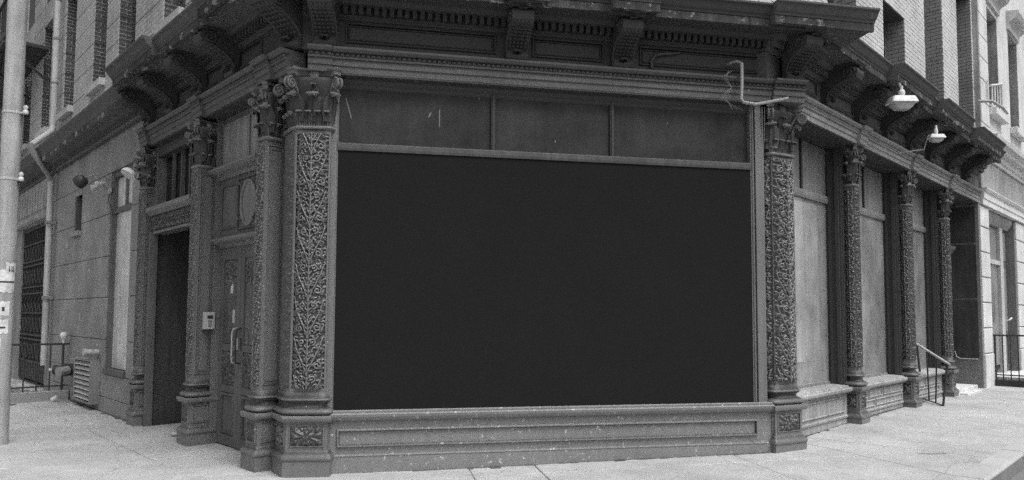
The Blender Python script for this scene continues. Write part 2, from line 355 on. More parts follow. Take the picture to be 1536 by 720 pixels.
def acanthus(mb, base, out, side, w, h, curl, lobes=4, lean=0.03):
    nu, nv = 12, 12; top = []; out = Vector(out).normalized(); side = Vector(side).normalized(); base = Vector(base); z_ = Vector((0, 0, 1))
    for layer in (0, 1):
        for j in range(nv + 1):
            t = j / nv
            if t < .62: zz = h * t / .62 * .9; oo = lean * (t / .62) ** 1.5
            else:
                a = (t - .62) / .38 * math.pi * 1.05; oo = lean + curl * (1 - math.cos(a)) * .55; zz = h * .9 + curl * .6 * math.sin(a)
            wd = w * (.80 + .20 * math.sin(min(t / .6, 1) * math.pi)) * (1 - .50 * max(0, t - .55) / .45)
            for i in range(nu + 1):
                q = i / nu * 2 - 1
                wl = wd * (1 - .16 * abs(q) * abs(math.sin(t * math.pi * lobes + .4)))
                rd = (.0035 * math.cos(q * math.pi * 3.5) + .006 * (1 - abs(q)) - .010 * q * q) * min(w / .10, 1.3)
                ed = .006 * math.sin(t * math.pi * lobes * 2) * q * q
                top.append(base + side * (q * wl / 2) + out * (oo + rd + ed - .009 * layer) + z_ * (zz - .02 * abs(q) * (t > .6)))
    n1 = (nu + 1) * (nv + 1); fs = []
    for j in range(nv):
        for i in range(nu):
            a = j * (nu + 1) + i; f = (a, a + 1, a + nu + 2, a + nu + 1); fs.append(f); fs.append(tuple(x + n1 for x in f[::-1]))
    edge = [i for i in range(nu + 1)] + [j * (nu + 1) + nu for j in range(1, nv + 1)] + [nv * (nu + 1) + i for i in range(nu - 1, -1, -1)] + [j * (nu + 1) for j in range(nv - 1, 0, -1)]
    for k in range(len(edge)):
        a, b = edge[k], edge[(k + 1) % len(edge)]; fs.append((a, b, b + n1, a + n1))
    mb.add(top, fs)
    c = base + out * (lean + curl * 1.02) + z_ * (h * .9 + curl * .12); rings = []
    for j in range(5):
        th = math.pi * j / 4; rings.append([c + side * (w * .36 * math.sin(th) * math.cos(a)) + out * (curl * .26 * math.sin(th) * math.sin(a)) + z_ * (curl * .30 * math.cos(th)) for a in [2 * math.pi * i / 10 for i in range(10)]])
    mb.loft(rings)
def volute(mb, c, out, r0, rad, sgn=1, thick=0.03):
    out = Vector(out).normalized(); side = Vector((-out.y, out.x, 0)); c = Vector(c)
    for off in (-thick / 2, thick / 2):
        pts = []; rs = []
        for k in range(23):
            t = k / 22; rr = r0 * (1 - .86 * t); an = math.pi * .5 - t * 2 * math.pi * 1.9
            pts.append(c + out * (rr * math.cos(an)) * 1 + Vector((0, 0, rr * math.sin(an))) + side * off); rs.append(rad * (1 - .4 * t))
        mb.tube(pts, rs, 6)
    mb.lathe(c - side * (thick * .5), side, [(r0 * .55, 0), (r0 * .55, thick)], 10)
    # stalk coming up from the bell
    p = [c - out * (r0 * 2.3) + Vector((0, 0, -r0 * 2.2)), c - out * (r0 * 1.7) + Vector((0, 0, -r0 * .6)), c - out * r0 * .8 + Vector((0, 0, r0 * .7)), c + Vector((0, 0, r0))]
    mb.tube(p, [rad * .8, rad, rad * 1.1, rad], 6)
def capital_mb(P, z0, h, corners, edges, k=1.0):
    mb = MB()
    plan_loft(mb, P, [(.005, z0 - .045), (.022, z0 - .035), (.028, z0 - .02), (.022, z0 - .005), (.0, z0)], .09)
    plan_loft(mb, P, [(-.03, z0), (-.035, z0 + h * .35), (-.03, z0 + h * .6), (.0, z0 + h * .8), (.01, z0 + h * .86)], .05)
    # abacus with hollow sides
    Q0 = offset_poly(P, .055 * k); n = len(P)
    def aba(o, z):
        Q = offset_poly(P, .055 * k + o); out = []
        for i in range(n):
            a, b = Q[i], Q[(i + 1) % n]; e = (b - a); L = e.length; e.normalize(); nn = Vector((e.y, -e.x)); c = .035 * k
            out.append(a + e * c)
            for t in (.2, .35, .5, .65, .8): out.append(a + e * (L * t) - nn * (.05 * k * math.sin(math.pi * t)))
            out.append(b - e * c)
        return [Vector((p.x, p.y, z)) for p in out]
    zt = z0 + h
    mb.loft([aba(-.02, zt - .085), aba(-.0, zt - .07), aba(.0, zt - .035), aba(.012, zt - .028), aba(.018, zt - .01), aba(.01, zt)])
    for i in edges:
        a, b = Vector(P[i]), Vector(P[(i + 1) % n]); e = (b - a); L = e.length; e.normalize(); nn = Vector((e.y, -e.x)); e3 = e.to_3d(); n3 = nn.to_3d()
        m = 4 if L > .3 else (3 if L > .2 else 2)
        for q in range(m):
            p = a + e * (L * (q + .5) / m)
            acanthus(mb, Vector((p.x, p.y, z0)) - n3 * .02, n3, e3, L / m * 1.12, h * .26, .030 * min(k, 1.2))
        m2 = 1 if L < .3 else 1
        for q in range(m2):
            p = a + e * (L * (q + .5) / m2)
            acanthus(mb, Vector((p.x, p.y, z0 + h * .08)) - n3 * .02, n3, e3, min(L * .55, .22), h * .50, .050 * min(k, 1.2))
            acanthus(mb, Vector((p.x, p.y, z0 + h * .45)) - n3 * .02, n3, e3, min(L * .32, .10), h * .3, .026 * min(k, 1.2))
        p = (a + b) / 2
        mb.lathe(Vector((p.x, p.y, zt - .05)) - n3 * .0, n3, [(.0, -.03), (.035 * k, -.02), (.035 * k, .012), (.018, .03), (0, .035)], 8)
    for i in corners:
        v = Vector(P[i]); a, c = Vector(P[i - 1]), Vector(P[(i + 1) % n])
        o = ((v - a).normalized() + (v - c).normalized()).normalized(); o3 = o.to_3d(); s3 = Vector((-o.y, o.x, 0))
        acanthus(mb, Vector((v.x, v.y, z0 + h * .08)) - o3 * .03, o3, s3, .17 * min(k, 1.2), h * .50, .052 * min(k, 1.2))
        kv = min(k, 1.05) if k > 1.2 else .72
        volute(mb, Vector((v.x, v.y, z0 + h * .72)) + o3 * .05 * k, o3, .056 * kv, .011 * kv + .002, thick=.045 * kv)
        mb.tube([Vector((v.x, v.y, z0 + h * .56)) + o3 * .01, Vector((v.x, v.y, z0 + h * .60)) + o3 * .05], [.02, .03], 6)
    return mb
def face_T(P, i):
    a, b = Vector(P[i]), Vector(P[(i + 1) % len(P)]); e = (b - a); L = e.length; e.normalize(); nn = Vector((e.y, -e.x))
    return (lambda s, d, z: Vector((a.x + e.x * s + nn.x * d, a.y + e.y * s + nn.y * d, z))), L
def column(parent, loc, rz, P, faces, corners, cap_z=3.53, top=4.09, k=1.0, res=0.0048, seed=1, m='iron', per=0.37, dado=True, name='column', sink=0.0, plain=()):
    """P: plan of the plinth, CCW seen from above, first edge = street front"""
    c = empty(name, loc, rz, parent)
    pl = MB(); plan_loft(pl, P, [(0, -.15 - sink), (0, .155)]); plan_loft(pl, P, [(.0, .155), (.01, .165), (.014, .19), (.004, .215), (-.02, .235), (-.03, .262)], .02)
    ob('plinth', pl, m, c, smooth=40, local=True)
    die = MB(); D = offset_poly(P, -.035); plan_loft(die, P, [(-.035, .262), (-.035, .54)])
    for i in faces:
        T, L = face_T(D, i)
        die.ring(T, .03, L - .03, .29, .51, .018, -.005, .012)
    ob('pedestal', die, m, c, local=True)
    fl = MB()
    for i in faces:
        T, L = face_T(D, i)
        if i in plain: continue
        if L > .15:
            X, Z, H = relief(L - .10, .19, .007, 1, seed + 5, .03, 'flower'); relief_mb(X, Z, H, T, L / 2, .002, .305, mb=fl)
    if fl.v: ob('carved_flower', fl, 'iron_carve', c, smooth=60, local=True)
    bs = MB(); plan_loft(bs, P, [(.0, .54), (.012, .555), (.016, .585), (.010, .60), (-.01, .602)])
    def torus(z0, z1, o0, o1, n=6):
        return [(o0 + (o1 - o0) * math.sin(math.pi * t / n), z0 + (z1 - z0) * t / n) for t in range(n + 1)]
    plan_loft(bs, P, [(-.03, .60)] + torus(.602, .672, -.02, .006) + [(-.035, .675), (-.052, .695), (-.05, .72), (-.03, .735)] + torus(.737, .775, -.032, -.018) + [(-.04, .785), (-.045, .83), (-.05, .83)], .09)
    ob('column_base', bs, m, c, smooth=50, local=True)
    S = offset_poly(P, -.055)
    sh = MB(); plan_loft(sh, P, [(-.080, .82), (-.080, cap_z - .03)])
    cv = MB()
    for i in range(len(P)):
        T, L = face_T(S, i)
        if i not in faces: continue
        fw = .028 if L > .2 else .015
        z0, z1 = .83, cap_z - .045
        if i in plain:
            sh.box(T, .003, L - .003, -.03, -.012, z0, z1); sh.ring(T, .03, L - .03, z0 + .05, z1 - .04, .016, -.013, .0); sh.ring(T, .06, L - .06, z0 + .09, z1 - .08, .010, -.013, -.003)
            continue
        sh.box(T, .010, fw, -.03, -.010, z0, z1); sh.box(T, L - fw, L - .010, -.03, -.010, z0, z1)
        sh.box(T, fw, L - fw, -.026, -.001, z0, z0 + .04); sh.box(T, fw, L - fw, -.026, -.001, z1 - .04, z1)
        X, Z, H = relief(L - 2 * fw, z1 - z0 - .08, res, per, seed + i, .034 if L > .3 else .024)
        relief_mb(X, Z, H, T, L / 2, -.024, z0 + .04, rim=.17 * L, mb=cv)
    ob('shaft', sh, m, c, local=True)
    ob('carved_panel', cv, 'iron_carve', c, smooth=70, local=True)
    ob('capital', capital_mb(S, cap_z, top - cap_z, corners, faces, k), m, c, smooth=45, local=True)
    return c

# ================================================================== THE CORNER BUILDING
B = empty('corner_building', (-1.81, 7.08, 0), label='old dark ornate corner building with cast iron columns and big bracketed cornice', category='building')
def S(name, T, boxes, m, parent=B, bev=0, **kw):
    mb = MB()
    for b in boxes: mb.box(T, *b)
    return ob(name, mb, m, parent, bev=bev, **kw)
# solid body behind the fronts
def body():
    mb = MB()
    a = FL(26, -1.9, 0); b = FL(.4, -1.9, 0); c_ = FM(1.2, -1.8, 0); d_ = FM(3.6, -1.6, 0); e = FR(1.2, -1.3, 0); f = FR(9.8, -1.3, 0)
    g = Vector((0, 26, 0))
    ring = [a, b, c_, d_, e, f, g]
    mb.loft([[Vector((p.x, p.y, -.3)) for p in ring], [Vector((p.x, p.y, 10.5)) for p in ring]])
    ob('inner_walls', mb, 'void', B)
body()
# ---- corner columns
P1 = [(-.21, 0), (.25, 0), (.25, .42), (-.44, .42), (-.385, .28)]
c1 = column(B, (-2.07, 6.93, 0), math.radians(3), P1, [0, 4], [0, 1, 4], seed=3, m='iron', k=1.55, cap_z=3.53, top=4.12)
P2 = [(0, 0), (.50, 0), (.50, .42), (0, .42)]
c2 = column(B, (2.955, 7.912, .0), math.radians(27), P2, [0, 3], [0, 1, 3], seed=9, m='iron', k=1.62, cap_z=3.53, top=4.12, sink=0)
# ---- street columns
PB = [(-.16, 0), (.16, 0), (.16, .27), (-.16, .27)]
colB = column(B, FR(2.81, 0, .03), RZ_R, PB, [0, 1, 3], [0, 1], seed=21, m='iron', k=1.1, res=.008, per=.30, cap_z=3.50, top=4.06)
for s_ in (5.26, 7.56): dup_part(colB, B, FR(s_, 0, .03), RZ_R)
PL = [(-.17, 0), (.17, 0), (.17, .36), (-.17, .36)]
colL = column(B, FL(.17, 0, -.01), RZ_L, PL, [0, 1, 3], [0, 1], seed=41, m='iron', k=1.1, res=.0065, per=.32, cap_z=3.50, top=4.06, plain=(1, 3))
for s_ in (2.07, 4.19): dup_part(colL, B, FL(s_, 0, -.02), RZ_L)

# ---- middle front: dado, sill, window, sign panels
S('base_board', FM, [(-.05, 4.88, -.30, 0.0, -.2, .172), (-.05, 4.88, -.3, -.018, .172, .54)], 'base_iron')
mb = MB(); mb.prism(FM, [(-.02, .172), (.004, .172), (.006, .180), (-.018, .192)], -.05, 4.88)
mb.ring(FM, .02, 4.66, .265, .45, .028, -.018, .012); ob('dado_panel', mb, 'base_iron', B)
mb = MB(); mb.prism(FM, [(-.3, .535), (.02, .535), (.035, .55), (.05, .575), (.055, .60), (.045, .612), (.03, .615), (.03, .632), (.02, .64), (-.3, .64)], -.05, 4.84)
ob('window_sill', mb, 'base_iron', B)
win = ob('shop_window', MB().box(FM, -.03, 4.66, -.30, -.10, .64, 3.35), 'void', B)
fr = MB(); 
for a, b, d in ((-.09, -.045, .012), (-.045, -.02, -.01), (4.615, 4.66, -.005), (4.665, 4.73, .02), (4.735, 4.80, -.03)): fr.box(FM, a, b, -.2, d, .64, 4.07)
fr.tube([FM(-.045, .0, .64), FM(-.045, .0, 3.6), FM(-.045, .0, 4.07)], .012, 6); fr.tube([FM(4.64, .0, .64), FM(4.64, .0, 4.07)], .012, 6)
ob('frame', fr, 'iron', win)
mb = MB(); mb.prism(FM, [(-.2, 3.305), (.01, 3.305), (.016, 3.33), (.016, 3.37), (.0, 3.385), (-.03, 3.39), (-.2, 3.39)], -.02, 4.615); ob('transom_rail', mb, 'rail', win)
for a, b in ((-.02, 1.575), (1.635, 2.925), (2.985, 4.615)):
    S('sign_panel', FM, [(a, b, -.2, -.075, 3.39, 4.06)], 'sign', win)
for a in (1.605, 2.955):
    S('mullion', FM, [(a - .024, a + .024, -.2, -.045, 3.39, 4.06), (a - .010, a + .010, -.05, -.03, 3.39, 4.06)], 'iron_dark', win)
mb = MB(); mb.prism(FM, [(-.2, 3.97), (-.07, 3.97), (-.05, 3.985), (-.045, 4.01), (-.02, 4.03), (.0, 4.05), (.0, 4.075), (-.2, 4.075)], -.02, 4.615); ob('head_moulding', mb, 'iron_dark', win)
for a, z, dz, w_, tl in ((1.02, 3.62, .20, .010, .0), (.90, 3.72, .06, .022, .02), (.10, 3.66, .22, .008, -.06), (3.62, 3.80, .03, .012, 0), (2.30, 3.52, .03, .012, 0), (1.45, 3.95, .03, .01, 0)):
    ob('paint_peel', MB().plate(FM, [(a, z), (a + w_, z + .01), (a + w_ + tl, z + dz), (a + tl, z + dz - .01)], -.076, -.0735), 'transom', win)
brd = ob('blank_board', MB().box(FM, -.018, 4.612, -.095, -.004, .642, 3.304), 'board', label='huge blank matt black board filling the shop window between the corner columns', category='board')

# ---- entablature helper: run along a frame
def arch_prof(o=0.0):
    return [(-.30, 4.09), (.10 + o, 4.09), (.10 + o, 4.158), (.115 + o, 4.162), (.115 + o, 4.222), (.135 + o, 4.232)]
def entab(T, a0, a1, dsh, res_list, nm, egg=True, m='arch', zsh=0.0):
    D = lambda pr, o=0: [(d + dsh + o if d > -.25 else d, z + zsh) for d, z in pr]
    runs = [(a0, a1, 0)] + [(a - w, a + w, .045 if w > .13 else .02) for a, w in res_list]
    for a, b, o in runs:
        mb = MB()
        mb.prism(T, D([(-.30, 4.09 + .002 * (o > 0)), (.02, 4.09 + .002 * (o > 0)), (.02, 4.155), (.035, 4.16), (.035, 4.225), (-.30, 4.225)], o), a, b)
        mb.prism(T, D([(-.30, 4.227), (.055, 4.227), (.06, 4.24), (.045, 4.25), (.045, 4.285), (.075, 4.295), (.10, 4.315), (.105, 4.335), (-.30, 4.345)], o), a, b)
        ob('architrave', mb, m, B)
        if egg:
            e = MB(); n = int((b - a) / .052)
            for i in range(n):
                s0 = a + (i + .5) * (b - a) / n
                e.add([T(s0 - .017, dsh + o + .045, 4.252 + zsh), T(s0 + .017, dsh + o + .045, 4.252 + zsh), T(s0 + .017, dsh + o + .045, 4.284 + zsh), T(s0 - .017, dsh + o + .045, 4.284 + zsh), T(s0, dsh + o + .066, 4.264 + zsh), T(s0, dsh + o + .064, 4.277 + zsh)],
                      [(0, 1, 4), (1, 2, 5, 4), (2, 3, 5), (3, 0, 4, 5)])
            ob('egg_moulding', e, m, B, kind='stuff')
entab(FM, -.12, 4.95, .06, [(-.21, .12), (5.04, .2)], 'M')
entab(FL, -.30, 4.40, -.12, [(.17, .17), (2.07, .15), (4.19, .16)], 'L')
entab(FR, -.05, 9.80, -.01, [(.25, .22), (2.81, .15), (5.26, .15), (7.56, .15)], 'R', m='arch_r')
# soffits under the architrave
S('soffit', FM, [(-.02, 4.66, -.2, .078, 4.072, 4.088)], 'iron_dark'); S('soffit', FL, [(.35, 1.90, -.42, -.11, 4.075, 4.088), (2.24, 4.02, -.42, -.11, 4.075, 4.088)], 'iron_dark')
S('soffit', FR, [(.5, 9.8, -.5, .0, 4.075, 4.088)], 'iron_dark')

# ---- frieze
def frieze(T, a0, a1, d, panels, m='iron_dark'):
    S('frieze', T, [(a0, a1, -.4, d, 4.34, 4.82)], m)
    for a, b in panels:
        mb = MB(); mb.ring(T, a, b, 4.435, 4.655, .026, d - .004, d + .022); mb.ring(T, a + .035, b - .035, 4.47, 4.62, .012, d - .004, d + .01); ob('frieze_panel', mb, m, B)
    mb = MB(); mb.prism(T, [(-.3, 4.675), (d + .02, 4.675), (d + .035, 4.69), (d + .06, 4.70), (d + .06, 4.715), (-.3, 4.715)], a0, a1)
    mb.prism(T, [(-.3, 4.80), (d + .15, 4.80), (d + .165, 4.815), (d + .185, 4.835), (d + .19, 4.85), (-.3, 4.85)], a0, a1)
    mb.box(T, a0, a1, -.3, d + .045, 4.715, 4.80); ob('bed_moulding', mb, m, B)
    e = MB(); n = int((a1 - a0) / .078)
    for i in range(n):
        s0 = a0 + (i + .5) * (a1 - a0) / n; e.box(T, s0 - .022, s0 + .022, d + .04, d + .12, 4.718, 4.80)
    ob('dentil_course', e, m, B, kind='stuff')
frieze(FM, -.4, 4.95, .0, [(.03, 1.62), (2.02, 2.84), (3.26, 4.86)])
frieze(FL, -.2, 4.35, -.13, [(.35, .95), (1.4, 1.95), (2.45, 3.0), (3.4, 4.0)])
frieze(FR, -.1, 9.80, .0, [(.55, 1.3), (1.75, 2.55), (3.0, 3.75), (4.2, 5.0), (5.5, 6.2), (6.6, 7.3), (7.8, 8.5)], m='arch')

# ---- brackets (one shape, copied)
def bracket_src(parent, loc, rz):
    c = empty('bracket', loc, rz, parent)
    w = .115
    prof = [(0, 4.36), (.05, 4.352), (.085, 4.375), (.095, 4.41), (.08, 4.44), (.075, 4.47), (.10, 4.52), (.15, 4.57), (.22, 4.61), (.29, 4.635), (.36, 4.65),
            (.40, 4.68), (.415, 4.72), (.41, 4.765), (.38, 4.80), (.34, 4.815), (0, 4.815)]
    b = MB().prism(LOC, prof, -w, w)
    b.prism(LOC, [(0, 4.815), (.40, 4.815), (.42, 4.83), (.44, 4.85), (.44, 4.868), (0, 4.868)], -w - .02, w + .02)
    ob('console', b, 'iron_dark', c, local=True)
    s = MB()
    for sg in (-1, 1):
        x = sg * (w + .004)
        for cx, cz, r0, st in ((.315, 4.725, .075, 0), (.05, 4.40, .04, 2)):
            pts = []; rs = []
            for k in range(20):
                t = k / 19; rr = r0 * (1 - .85 * t); an = st + t * 2 * math.pi * 1.7
                pts.append(LOC(x, cx + rr * math.cos(an), cz + rr * math.sin(an))); rs.append(.013 * r0 / .06)
            s.tube(pts, rs, 5)
        s.tube([LOC(x, .06, 4.44), LOC(x, .10, 4.53), LOC(x, .18, 4.60), LOC(x, .28, 4.645), LOC(x, .35, 4.66)], .009, 5)
    ob('scroll', s, 'iron_dark', c, smooth=50, local=True, kind='stuff')
    f = MB()
    for i in range(9):                          # carved front, beads following the curve
        for j in range(-2, 3):
            k = i / 8; d = .085 + .315 * k ** 1.25; z = 4.44 + .22 * k ** .6
            f.lathe(LOC(j * .042, d - .01, z), (0, -1, -.35), [(.001, -.004), (.017, 0), (.013, .009), (.004, .014), (0, .015)], 5)
    acanthus(f, LOC(0, .36, 4.70), (0, -1, 0), (1, 0, 0), .17, .10, .03)
    acanthus(f, LOC(0, .07, 4.37), (0, -1, 0), (1, 0, 0), .15, .09, .03)
    ob('leaf_front', f, 'iron_dark', c, smooth=50, local=True, kind='stuff')
    return c
br0 = bracket_src(B, FM(-.16, .0, 0), RZ_M - math.radians(6))
for a in (1.84, 3.04, 5.14): dup_part(br0, B, FM(a, .0, 0), RZ_M if a < 5 else RZ_M + math.radians(8))
dup_part(br0, B, FM(-.47, -.13, 0), RZ_L + math.radians(18), (1.15, 1.3, 1.0))
for a in (1.05, 2.05, 3.1, 4.05): dup_part(br0, B, FL(a, -.13, 0), RZ_L, (1, 1.12, 1))
for a in (.42, 1.55, 2.70, 3.85, 5.0, 6.1, 7.3, 8.5): dup_part(br0, B, FR(a, .0, 0), RZ_R, (1, 1.12, 1))

# ---- cornice
def corn_prof(lip, top, back=-.35, z0=4.85, wob=0):
    t = top - lip
    return [(back, z0), (lip - .05, z0), (lip - .045, z0 - .018), (lip, z0 - .02), (lip + .004, z0 + .062), (lip + .02, z0 + .066), (lip + .024, z0 + .085), (lip + .03 + t * .15, z0 + .10),
            (lip + .02 + t * .4, z0 + .125), (lip + t * .8, z0 + .165), (top - .005, z0 + .175), (top, z0 + .18), (top, z0 + .20), (back, z0 + .24)]
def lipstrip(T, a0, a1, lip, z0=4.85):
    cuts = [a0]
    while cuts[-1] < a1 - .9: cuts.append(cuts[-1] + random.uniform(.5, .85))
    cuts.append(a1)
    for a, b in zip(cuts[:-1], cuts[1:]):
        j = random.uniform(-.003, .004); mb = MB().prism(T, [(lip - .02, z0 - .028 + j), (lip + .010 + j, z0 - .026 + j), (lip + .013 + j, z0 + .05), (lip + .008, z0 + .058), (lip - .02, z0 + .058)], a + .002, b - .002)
        ob('cornice_lit_fillet', mb, 'lip', B)
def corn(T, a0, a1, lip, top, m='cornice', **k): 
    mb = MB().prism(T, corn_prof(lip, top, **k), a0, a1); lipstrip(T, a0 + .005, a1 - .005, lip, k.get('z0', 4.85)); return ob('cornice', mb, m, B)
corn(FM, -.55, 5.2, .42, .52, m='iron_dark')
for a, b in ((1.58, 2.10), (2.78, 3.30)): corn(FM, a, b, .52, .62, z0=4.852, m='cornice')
# corner crowns
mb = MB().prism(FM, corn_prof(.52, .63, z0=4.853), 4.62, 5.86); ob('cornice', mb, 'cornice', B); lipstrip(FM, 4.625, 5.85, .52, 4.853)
mb = MB().prism(Fr(FM(0, 0, 0), (math.cos(math.radians(3)), math.sin(math.radians(3))), (math.sin(math.radians(3)), -math.cos(math.radians(3)))), corn_prof(.60, .74, z0=4.853), -1.02, .16); ob('cornice', mb, 'cornice', B)
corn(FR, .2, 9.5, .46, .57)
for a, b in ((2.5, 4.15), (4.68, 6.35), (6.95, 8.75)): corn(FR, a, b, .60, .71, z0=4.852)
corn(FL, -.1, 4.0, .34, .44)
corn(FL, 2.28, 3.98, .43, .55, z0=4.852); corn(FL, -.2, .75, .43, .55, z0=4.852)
# string cornice along the plain wall
mb = MB().prism(FL, [(-.4, 4.55), (-.03, 4.55), (.0, 4.58), (.0, 4.63), (.06, 4.66), (.10, 4.70), (.20, 4.705), (.22, 4.72), (.22, 4.79), (.235, 4.80), (.25, 4.86), (.29, 4.93), (.31, 4.97), (.31, 5.0), (-.4, 5.06)], 4.0, 24)
ob('string_cornice', mb, 'cornice', B); lipstrip(FL, 4.4, 23.5, .212, 4.742)  # paler strip paints the lit lower edge of the string cornice
e = MB()
for i in range(120):
    s0 = 4.4 + i * .1; e.box(FL, s0 - .025, s0 + .025, -.02, .035, 4.585, 4.625)
ob('dentil_course', e, 'cornice', B, kind='stuff')

# ---- upper walls
def reveal(T, a0, a1, d0, d1, z0, z1, m, far, head=True):
    pass
def upper_wall(T, a0, a1, opens, d, z0, z1, bm_, mm, rm, sill=None):
    """brick piers between openings, real bricks"""
    k = MB()
    xs = sorted([a0, a1] + [o for q in opens for o in q[:2]])
    for a, b in zip(xs[::2], xs[1::2]): k.box(T, a + .004, b - .004, d - .5, d - .008, z0, z1)
    for o in opens:
        k.box(T, o[0], o[1], d - .5, d - .008, o[3], z1) if o[3] < z1 - .02 else None
        if o[2] > z0: k.box(T, o[0], o[1], d - .5, d - .008, z0, o[2])
    ob('wall_core', k, mm, B)
bh, bl, jt = .072, .205, .010
def bricks(T, a0, a1, d, z0, z1, opens=(), dep=.05, flush=.0, mb=None):
    mb = mb or MB(); r = 0; z = z0
    while z < z1:
        a = a0 - (.5 * bl if r % 2 else 0)
        while a < a1:
            b0, b1 = max(a, a0), min(a + bl - jt, a1); t = z + bh - jt
            skip = b1 - b0 < .03
            for o in opens:
                if t > o[2] and z < o[3]:
                    if b0 >= o[0] and b1 <= o[1]: skip = True
                    elif b0 < o[0] < b1: b1 = o[0]
                    elif b0 < o[1] < b1: b0 = o[1]
                    if b1 - b0 < .03: skip = True
            if not skip: mb.box(T, b0, b1, d - dep, d + random.uniform(-.002, .002), z, t)
            a += bl
        z += bh; r += 1
    return mb
RO = [(4.28, 5.38, 5.0, 6.78), (6.55, 7.76, 5.0, 9.4), (8.86, 10.1, 5.0, 8.72), (2.0, 3.1, 5.5, 9.4), (4.28, 5.38, 7.6, 9.4)]
k = MB()
for a, b in ((.2, 2.0), (3.1, 4.28), (5.38, 6.55), (7.76, 8.86), (10.1, 10.2)): k.box(FR, a + .004, b - .004, -.6, -.108, 5.0, 9.4)
k.box(FR, 4.284, 5.376, -.6, -.108, 6.784, 7.596); k.box(FR, 8.864, 10.096, -.6, -.108, 8.724, 9.4); k.box(FR, 2.0, 3.1, -.6, -.108, 5, 5.5)
ob('wall_core', k, 'mortar', B)
ob('brickwork', bricks(FR, .2, 10.2, -.1, 5.0, 9.4, RO), 'rbrick', B, kind='stuff')
def TRev(T, a):   # a plane across the wall at station a: new a = depth inward, d = toward the corner
    return lambda s, d, z: T(a - d, -s, z)
for o in RO:
    w = ob('upper_window', MB().box(FR, o[0] - .0, o[1], -.62, -.45, o[2], o[3]), 'dark_glass', B)
    f = MB(); 
    for x in (o[0] + .0, o[0] + .10, o[1] - .12, o[1] - .05): f.box(FR, x, x + .05, -.46, -.40 + .02 * (x > o[0] + .05), o[2], o[3])
    zm = (o[2] + o[3]) / 2; f.box(FR, o[0], o[1], -.46, -.41, zm - .03, zm + .03); f.box(FR, o[0], o[1], -.46, -.38, o[3] - .1, o[3] - .002)
    ob('window_frame', f, 'wood', w)
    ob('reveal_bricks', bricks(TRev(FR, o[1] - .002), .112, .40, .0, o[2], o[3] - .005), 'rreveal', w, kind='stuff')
S('window_sill', FR, [(1.9, 3.2, -.3, -.04, 5.42, 5.5)], 'sill', bev=.006)
# ---- left upper wall: pale painted blocks between deep windows
LO = [(2.75, 3.64), (4.97, 5.91), (6.66, 7.53), (8.94, 9.83), (11.15, 12.03), (13.3, 14.2), (15.5, 16.4), (17.7, 18.6), (20, 21)]
ztop = 12.9
courses = [5.02] + [5.35 + .425 * i for i in range(18)]
blk = None
xs = [.0] + [v for o in LO for v in o] + [24.0]
core = MB()
for i in range(0, len(xs), 2):
    a, b = xs[i], xs[i + 1]
    core.box(FL, a + .01, b - .01, -.62, -.125, 5.0, ztop)
    for z0, z1 in zip(courses[:-1], courses[1:]):
        if z0 > ztop: break
        S('stone_block', FL, [(a, b, -.3, -.1, z0 + .008, z1 - .008)], 'upblock', bev=.005)
for o in LO:
    core.box(FL, o[0] - .01, o[1] + .01, -.6, -.125, 5.0, 5.60); core.box(FL, o[0] - .01, o[1] + .01, -.6, -.125, 8.25, ztop)
    S('stone_block', FL, [(o[0], o[1], -.3, -.1, 5.02, 5.592)], 'upblock', bev=.005)
    S('stone_block', FL, [(o[0], o[1], -.3, -.1, 8.24, 8.75)], 'upblock', bev=.005)
    w = ob('upper_window', MB().box(FL, o[0], o[1], -.55, -.42, 5.6, 8.24), 'dark_glass', B)
    f = MB()
    for x in (o[0], o[0] + .09, o[1] - .10): f.box(FL, x, x + .05, -.43, -.37 + .02 * (x > o[0]), 5.6, 8.24)
    f.box(FL, o[0], o[1], -.43, -.38, 6.85, 6.92); ob('window_frame', f, 'wood', w)
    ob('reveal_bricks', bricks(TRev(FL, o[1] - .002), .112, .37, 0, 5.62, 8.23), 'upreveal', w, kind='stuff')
    S('window_sill', FL, [(o[0] - .05, o[1] + .06, -.3, .0, 5.60, 5.73)], 'sill', bev=.008)
ob('wall_core', core, 'mortar', B)
# upper wall over the middle front (mostly hidden by the cornice)
S('wall_core', FM, [(-.6, 5.0, -1.2, -.15, 4.9, 9.4)], 'mortar')
ob('brickwork', bricks(FM, -.6, 5.0, -.14, 5.0, 6.6), 'rbrick', B, kind='stuff')

# ---- right front: bays between the columns
def dado_R(a0, a1, panels):
    S('base_board', FR, [(a0, a1, -.5, -.20, -.1, .56)], 'stone_grey')
    mb = MB()
    for p in panels: mb.ring(FR, p[0], p[1], p[2], p[3], .022, -.202, -.178)
    mb.prism(FR, [(-.21, .20), (-.18, .20), (-.175, .225), (-.2, .24)], a0, a1)
    ob('dado_panel', mb, 'stone_grey', B)
    mb = MB(); mb.prism(FR, [(-.5, .545), (-.16, .545), (-.13, .56), (-.11, .58), (-.105, .61), (-.12, .625), (-.16, .625), (-.17, .645), (-.30, .655), (-.5, .655)], a0, a1)
    ob('window_sill', mb, 'stone_grey', B)
dado_R(.45, 2.66, [(.75, 2.55, .28, .50)])
dado_R(2.95, 5.12, [(2.98, 3.45, .40, .52), (3.50, 4.1, .40, .52), (4.15, 5.05, .40, .52), (2.98, 3.75, .26, .37), (3.80, 5.05, .26, .37)])
dado_R(5.40, 7.42, [(5.45, 6.3, .40, .52), (6.35, 7.3, .40, .52), (5.5, 7.2, .26, .37)])
